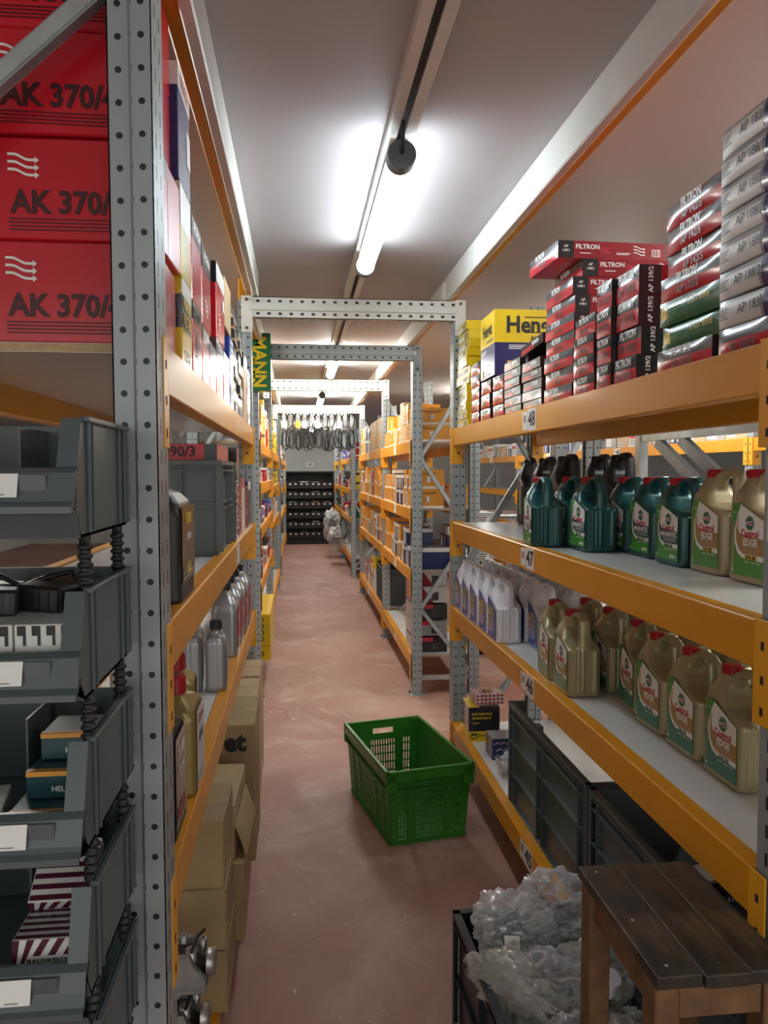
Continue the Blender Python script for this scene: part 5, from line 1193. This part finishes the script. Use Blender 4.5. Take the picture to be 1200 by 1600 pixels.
fill(XR, 1, 5.56, 7.40, Z48, 2.30, lambda rr, t: rr.choice(['orange', 'orange', 'orange', 'tan']) if t < .9 else 'navy', 'top shelf of the first middle right bay', 3, wmin=.12, wmax=.18, hmin=.12, hmax=.16)
fill(XR, 1, 5.56, 7.40, Z47, 1.70, lambda rr, t: rr.choice(['orange', 'navy', 'orange']) if t < .75 else 'orange', 'second shelf of the first middle right bay', 4, wmin=.09, wmax=.13, hmin=.12, hmax=.15, lo=2)
fill(XR, 1, 5.56, 7.40, Z46, 1.22, lambda rr, t: 'navy' if t < .68 and rr.random() < .8 else 'orange', 'third shelf of the first middle right bay', 5, wmin=.10, wmax=.13, hmin=.14, hmax=.16, lo=2)
fill(XR, 1, 7.52, 10.14, Z48, 2.20, lambda rr, t: ['tan', 'tan', 'navy', 'orange'][min(3, int(t*4))], 'top shelf of the second middle right bay', 6, wmin=.18, wmax=.24, hmin=.14, lo=2)
fill(XR, 1, 7.52, 10.14, Z47, 1.72, mix_('orange', 'tan', 'orange', 'navy', 'red'), 'second shelf of the second middle right bay', 7, wmin=.18, wmax=.24, hmin=.12, lo=2)
fill(XR, 1, 7.52, 10.14, Z46, 1.22, mix_('orange', 'orange', 'navy', 'white', 'tan'), 'third shelf of the second middle right bay', 8, wmin=.18, wmax=.24, hmin=.12, lo=2)
fill(XR, 1, 11.97, 14.5, Z48, 2.15, mix_('blue', 'white', 'navy', 'red'), 'top shelf of the first far right bay', 9, wmin=.24, wmax=.36, lo=1)
fill(XR, 1, 11.97, 14.5, Z47, 1.68, mix_('yellow', 'red', 'white', 'black'), 'second shelf of the first far right bay', 10, wmin=.24, wmax=.36)
fill(XR, 1, 11.97, 14.5, Z46, 1.2, mix_('red', 'white', 'blue', 'green'), 'third shelf of the first far right bay', 11, wmin=.24, wmax=.36)
fill(XR, 1, 14.7, 17.1, Z48, 2.15, mix_('navy', 'black', 'white'), 'top shelf of the second far right bay', 12, wmin=.34, wmax=.5)
fill(XR, 1, 14.7, 17.1, Z47, 1.65, mix_('red', 'white', 'green'), 'second shelf of the second far right bay', 13, wmin=.34, wmax=.5)
fill(XR, 1, 14.7, 17.1, Z46, 1.15, mix_('black', 'white', 'navy'), 'third shelf of the second far right bay', 14, wmin=.34, wmax=.5)
# left middle run
fill(XM, -1, 5.56, 8.14, Z48, 2.25, mix_('red', 'white', 'yellow', 'navy'), 'top shelf of the first middle left bay', 20, wmin=.22, wmax=.34)
fill(XM, -1, 5.56, 8.14, 1.52, 1.72, mix_('white', 'red', 'white'), 'second shelf of the first middle left bay', 21, wmin=.22, wmax=.34, hmin=.08, hmax=.12)
fill(XM, -1, 5.56, 8.14, 1.20, 1.42, mix_('white', 'black', 'red', 'blue'), 'third shelf of the first middle left bay', 22, wmin=.22, wmax=.34, hmin=.08, hmax=.12)
fill(XM, -1, 5.56, 8.14, .80, 1.10, mix_('red', 'black', 'red', 'white'), 'fourth shelf of the first middle left bay', 23, wmin=.22, wmax=.34)
fill(XM, -1, 8.26, 10.88, Z48, 2.40, mix_('yellow'), 'top shelf of the second middle left bay', 24, wmin=.3, wmax=.42, lo=3)
fill(XM, -1, 8.26, 10.88, 1.45, 1.72, mix_('yellow', 'green', 'yellow'), 'second shelf of the second middle left bay', 25, wmin=.3, wmax=.42)
fill(XM, -1, 8.26, 10.88, 1.05, 1.36, mix_('green', 'white', 'green'), 'third shelf of the second middle left bay', 26, wmin=.3, wmax=.42)
fill(XM, -1, 12.3, 17.1, Z47, 1.70, mix_('white', 'navy', 'black'), 'second shelf of the far left bay', 27, wmin=.5, wmax=.8)
fill(XM, -1, 12.3, 17.1, Z48, 2.2, mix_('white', 'tan', 'black'), 'top shelf of the far left bay', 28, wmin=.5, wmax=.8)
# yellow carton with tool pictures standing out of the lowest left shelf
c = Carton(.20, .95, .33, M_YEL, b=.003); c.dec('y-', 0, .30, 1, .31, M_PRINT)
for i in range(5):
    b = (.14, .46, .60, .74, .88)[i]; o_, u_, W_, H_, n_ = c.fr['y-']; p = c.P('y-', .68, b, 2); r = .018
    c.add([p+u_*r*math.cos(a)+Vector((0, 0, r*math.sin(a))) for a in [2*math.pi*k/14 for k in range(14)]], [list(range(14))], M_PRINT); c.add([p-n_*-.0005+u_*r*.6*math.cos(a)+Vector((0, 0, r*.6*math.sin(a))) for a in [2*math.pi*k/14 for k in range(14)]], [list(range(14))], M_YEL)
place(c.mesh('carton'), -.305, 6.09, .31, 'yellow carton with round tool pictures low on the left past the passage', None, name='carton').location.z = .2515
# grey cartons, orange cartons, tool cases seen behind the passage upright
def row_y(items, y):   # cartons whose ends face the camera across the passage
    for (x, z, w, d, h, kind, lb) in items:
        place(c_stock(kind, w, d, h, 'x-').mesh('carton'), x+w/2, y+d/2, z, lb, None, name='carton')
row_y([(1.14, Z48, .12, .25, .135, 'orange', 'orange carton facing the passage, lower left of four'), (1.14, Z48+.136, .12, .25, .135, 'orange', 'orange carton facing the passage, upper left of four')], 5.62)
row_y([(1.10, Z47, .14, .25, .085, 'orange', 'flat orange carton with white strip facing the passage, lower'), (1.10, Z47+.086, .14, .25, .085, 'orange', 'flat orange carton with white strip facing the passage, upper'),
       (1.085, Z46, .09, .30, .31, 'navy', 'tall navy carton facing the passage beside the upright')], 5.62)
for i in range(3): place(cached('gbx', lambda: c_stock('grey', .14, .2, .135, 'x-')), 1.36, 5.75, Z46+.1365*i, f"grey carton with white label behind the upright, {('bottom', 'middle', 'top')[i]}", 'grey labelled cartons', name='carton')
for i, (kd, h) in enumerate((('black', .11), ('red', .11), ('black', .11), ('white', .12), ('white', .12))):
    c = Carton(.26, .34, h, {'black': M_BLACK, 'red': M_GREY, 'white': M_CARDW}[kd], b=.002)
    if kd == 'white': c.add([c.P('y-', 0, 1, 1), c.P('y-', 0, .0, 1), c.P('y-', .62, 0, 1), c.P('y-', .28, 1, 1)], [[0, 1, 2, 3]], M_REDM)
    else: c.dec('y-', .0, .72, .6, 1, M_RED if kd == 'red' else M_LRED, 1)
    c.dec('y-', .55, .15, .75, .65, M_DALU, 2); c.dec('x-', 0, 0, 1, 1, M_REDM if kd == 'white' else M_GREY, 1)
    place(c.mesh('carton'), .955, 5.80, Z45+i*.122, f"power tool carton stacked on the bottom shelf past the passage, {('lowest', 'second', 'third', 'fourth', 'topmost')[i]}", 'power tool cartons', name='carton')
euro_crate('stacking_crate', 'dark grey crate on the bottom shelf past the passage', .42, .62, .36, M_PLG, (1.035, 7.95, Z45), cols=(0, .2, .5, .8, 1.0), rows=(.0, .85, 1.0))
for i, (y, k, lb) in enumerate(((8.75, 'white', 'white carton beyond the dark crate on the bottom shelf'), (9.15, 'grey', 'grey carton beyond the dark crate on the bottom shelf'), (9.55, 'red', 'red carton far on the bottom shelf'))): place(c_stock(k, .3, .32, .24, 'x-').mesh('carton'), .98, y, Z45, lb, None, name='carton')
place(c_stock('yellow', .3, .3, .12, 'x-').mesh('carton'), .98, 8.8, Z45+.242, 'yellow carton on the white one, bottom shelf far right', None, name='carton')
b = None
for i, (x, y, z, r) in enumerate(((.62, 14.3, .70, .17), (.64, 13.5, .45, .16), (.62, 15.1, .50, .17))):
    b = ob('plastic_bag', blob(r, (.75, 1.1, 1.3), 60+i, M_FILM, sub=4, amp=.4, amp2=.25, smooth=True), None, (x, y, z), (0, 0, 0), f"cluster of clear bags hanging from the far right rack, {('middle', 'nearest', 'farthest')[i]}", 'plastic bag', 'clear bags at the far right rack'); ob('spare_part', part_lump(70+i, 2.5), b, (0, 0, -.08))

# ---- black small-parts bin cabinet against the end of the aisle
cab = thing('bin_cabinet', 'black rack of small open bins at the end of the aisle', 'bin cabinet', (.255, 17.35, 0)); CW, CH = 1.08, 1.62
m = MB(); m.box(-CW/2, -CW/2+.03, 0, .45, 0, CH, M_BLKPL); m.box(CW/2-.03, CW/2, 0, .45, 0, CH, M_BLKPL); m.box(-CW/2+.03, CW/2-.03, .43, .45, 0, CH, M_BLKPL); m.box(-CW/2+.03, CW/2-.03, 0, .43, CH-.03, CH, M_BLKPL); m.box(-CW/2+.03, CW/2-.03, .02, .43, .0, .12, M_BLKPL); ob('body', m, cab)
lev = [.20, .42, .64, .86, 1.08, 1.30]
for i, z in enumerate(lev):
    m = MB(); m.box(-CW/2+.031, CW/2-.031, -.03, .42, z-.01, z, M_BLKPL); m.box(-CW/2+.031, CW/2-.031, -.035, -.03, z-.06, z+.05, M_BLKPL); ob('shelf', m, cab)
    for j in range(4):
        x0 = -CW/2+.04+j*.252; m = MB(); m.box(x0, x0+.244, -.045, -.040, z, z+.075, M_BLKPL); m.box(x0, x0+.004, -.04, .25, z, z+.11, M_BLKPL); m.box(x0+.24, x0+.244, -.04, .25, z, z+.11, M_BLKPL); m.box(x0+.004, x0+.24, .246, .25, z, z+.12, M_BLKPL)
        bb = ob('bin', m, cab)
        for q in (.05, .17): ob('label', MB().box(x0+q, x0+q+.04, -.048, -.0452, z+.02, z+.05, M_WHITE), bb)
for i in range(6):
    rr = random.Random(i)
    for j in range(4):
        if rr.random() < .8: place(cached('cb%d' % ((i+j) % 3), lambda: Carton(.17, .10, .093-.01*((i+j) % 3), (M_CARDW, M_GREY, M_ALU)[(i+j) % 3])), .255-CW/2+.162+j*.252, 17.45, lev[i]+.001, f"small carton in the {ORD[j]} bin, {ORD[i]} level of the black cabinet", 'small cartons in the black cabinet', name='parts_box') if not (i == 3 and j == 2) else place(Carton(.17, .10, .095, M_YEL).mesh('carton'), .255-CW/2+.162+j*.252, 17.45, lev[i]+.001, 'yellow carton in the black bin cabinet', None, name='carton')
o = ob('wall_notice', MB().box(-.09, .09, -.003, 0, -.05, .05, M_WHITE).text('63', (0, -.004, 0), (1, 0, 0), (0, 0, 1), .07, M_PRINT, 0, .04), None, (.28, 18.297, 1.78), (0, 0, 0), 'small white number notice on the grey back wall', 'notice')

# ---- bagged hoses and cables hanging from the far cross beam
rod = ob('hanging_rail', MB().tube([(-.24, 10.24, 2.375), (.80, 10.24, 2.375)], .011, M_GALV, 8), None, (0, 0, 0), (0, 0, 0), 'steel rail carrying the bagged cables under the far cross beam', 'rail')
for i in range(11):
    rr = random.Random(100+i); x = -.175+.088*i; y = 10.24+rr.uniform(-.02, .03)
    t = thing('hanging_cable', f"bagged black cable coil hanging from the rail, {ORD[i]} from the left", 'cable coil', (x, y, 2.375), rr.uniform(-.3, .3), 'bagged cable coils hanging from the far rail')
    m = MB()
    for k in range(3):
        w_ = .032+.006*k; pts = [(w_*math.cos(a)*(1+.15*math.sin(3*a)), .02*k-.02+.01*math.sin(2*a+k), -.10+.095*math.sin(a)) for a in [2*math.pi*q/20 for q in range(21)]]
        m.tube(pts, .0055, M_RUB, 6)
    ob('upper_coil', m, t)
    for k in range(4):
        w_ = rr.uniform(.03, .06); cx = rr.uniform(-.03, .03); dz = rr.uniform(.0, .06)
        pts = [(cx+w_*math.sin(a)*(.5+.5*abs(math.sin(a/2))), .015*k-.02+.01*math.sin(a), -.20-dz-.125*(1-math.cos(a))/1.0) for a in [2*math.pi*q/20 for q in range(21)]]
        ob('cable_loop', MB().tube(pts, .0055, M_RUB, 6), t)
    b = MB(); V = blob(.05, (.85, .5, 1.9), 200+i, M_FILM, sub=3, amp=.25, amp2=.2); ob('bag', V, t, (0, 0, -.13))
    if i in (0, 2, 3, 5, 8): ob('tag', MB().box(-.03, .03, -.001, 0, -.045, .045, M_OCARD if i == 2 else M_WHITE), t, (0, -.055, -.16))
    ob('hook', MB().tube([(0, 0, .012), (.0, .013, .0), (0, 0, -.015)], .002, M_GALV, 5), t)

# ================================================================== racking of the next aisles, seen through the shelves on the right
XB = 3.0
for j, (y0, y1) in enumerate(((2.2, 4.9), (5.0, 7.7), (7.8, 10.5), (10.6, 13.3))):
    if j == 0: frame(XB+.006, y0-.05, 1, PZ, 'grey upright frame, first of the row beyond the next aisle')
    frame(XB+.006, y1+.05, 1, PZ, f'grey upright frame, {ORD[j+1]} of the row beyond the next aisle')
    for i, z in enumerate((Z48, Z47, Z46, Z45)):
        beam(XB, y0, y1, z+.004, 1, f'orange {NAMES[i]} shelf beam, {ORD[j]} bay of the row beyond the next aisle', number='40' if i == 0 and j == 1 else None, sticker=(7.1 if j == 1 else (y0+y1)/2,) if i == 0 else None)
        deck(XB, y0, y1, z, 1, f'white {NAMES[i]} shelf board, {ORD[j]} bay of the row beyond the next aisle')
    w_ = f'top shelf, {ORD[j]} bay beyond the next aisle'
    if j: fill(XB, 1, y0, y1, Z48, 2.12, mix_('white', 'tan', 'grey', 'tan', 'navy'), w_, 40+j, wmin=.22, wmax=.34, depth=(.2, .28), hmin=.14, hmax=.2)
# bundles of copper-tinted pipes lying across a two-level steel trestle
t = thing('pipe_trestle', 'grey steel trestle carrying pipes in the next aisle', 'trestle', (0, 0, 0))
for x in (1.50, 2.62):
    for y in (6.55, 7.25): ob('leg', MB().box(x-.02, x+.02, y-.02, y+.02, 0, 1.19, M_DGALV), t)
    for z in (1.15, .80): ob('rail', MB().box(x-.015, x+.015, 6.571, 7.229, z, z+.04, M_DGALV), t)
for z, nm, n_ in ((1.191, 'upper', 8), (.841, 'lower', 8)):
    for i in range(n_):
        m = MB(); m.tube([(0, 0, 0), (1.25, 0, 0)], .026 if i % 2 else .02, M_PINK if i % 3 else M_GALV, 10)
        ob('metal_pipe', m, None, (1.43+.03*(i % 3), 6.60+.075*i, z+.027), (0, 0, 0), f"metal pipe, {ORD[i]} from the camera, {nm} level of the trestle", 'pipe', 'metal pipes on the trestle')
for i in range(4):
    c = c_stock(('grey', 'white', 'red', 'grey')[i], .2, .2, .16, 'x-'); place(c.mesh('parts_box'), 1.62+.27*i, 7.0, .002, f"box on the floor under the trestle, {ORD[i]} from the left", 'boxes under the trestle', name='parts_box')
for i in range(3): ob('axle_part', part_lump(90+i, 2.0), None, (1.62+.3*i, 6.7, .0), (0, 0, i), f"dark metal part on the floor under the trestle, {ORD[i]} from the left", 'spare part', 'dark metal parts under the trestle')
# galvanised brace frame standing behind the jugs
t = thing('brace_frame', 'galvanised brace frame with slanted bars behind the jugs', 'brace frame', (1.92, 2.6, 0))
for y in (-.62, 1.62): ob('post', MB().box(-.025, .025, y-.03, y+.03, 0, 1.86, M_GALV), t)
ob('rail', MB().box(-.02, .02, -.59, 1.59, 1.765, 1.81, M_GALV), t)
for dy in (0, .26): ob('brace', MB().bar((0, 1.42-dy, 1.76), (0, .12-dy, 1.10), .03, .06, M_DGALV, up=(0, .45, 1)), t)
for s_ in (0,): ob('rail', MB().box(-.02, .02, -.59, 1.59, .45, .49, M_GALV), t)

ob('barcode_label', MB().box(-.0006, 0, -.036, .036, -.09, .09, M_WHITE).add([(-.0011, y, z+dz) for z in [i*.009 for i in range(-8, 9)] for y, dz in ((-.03, 0), (.03, 0), (.03, .004), (-.03, .004))], [[4*i+3, 4*i+2, 4*i+1, 4*i] for i in range(17)], M_PRINT), bpy.data.objects['upright_frame'], (-.0018, 0, 1.57))
ob('ceiling_label', MB().box(-.05, .05, -.03, .03, -.0015, 0, M_WHITE), None, (.538, 1.615, 2.5998), (0, 0, 0), 'small white paper label stuck to the ceiling board at the top edge', 'label')
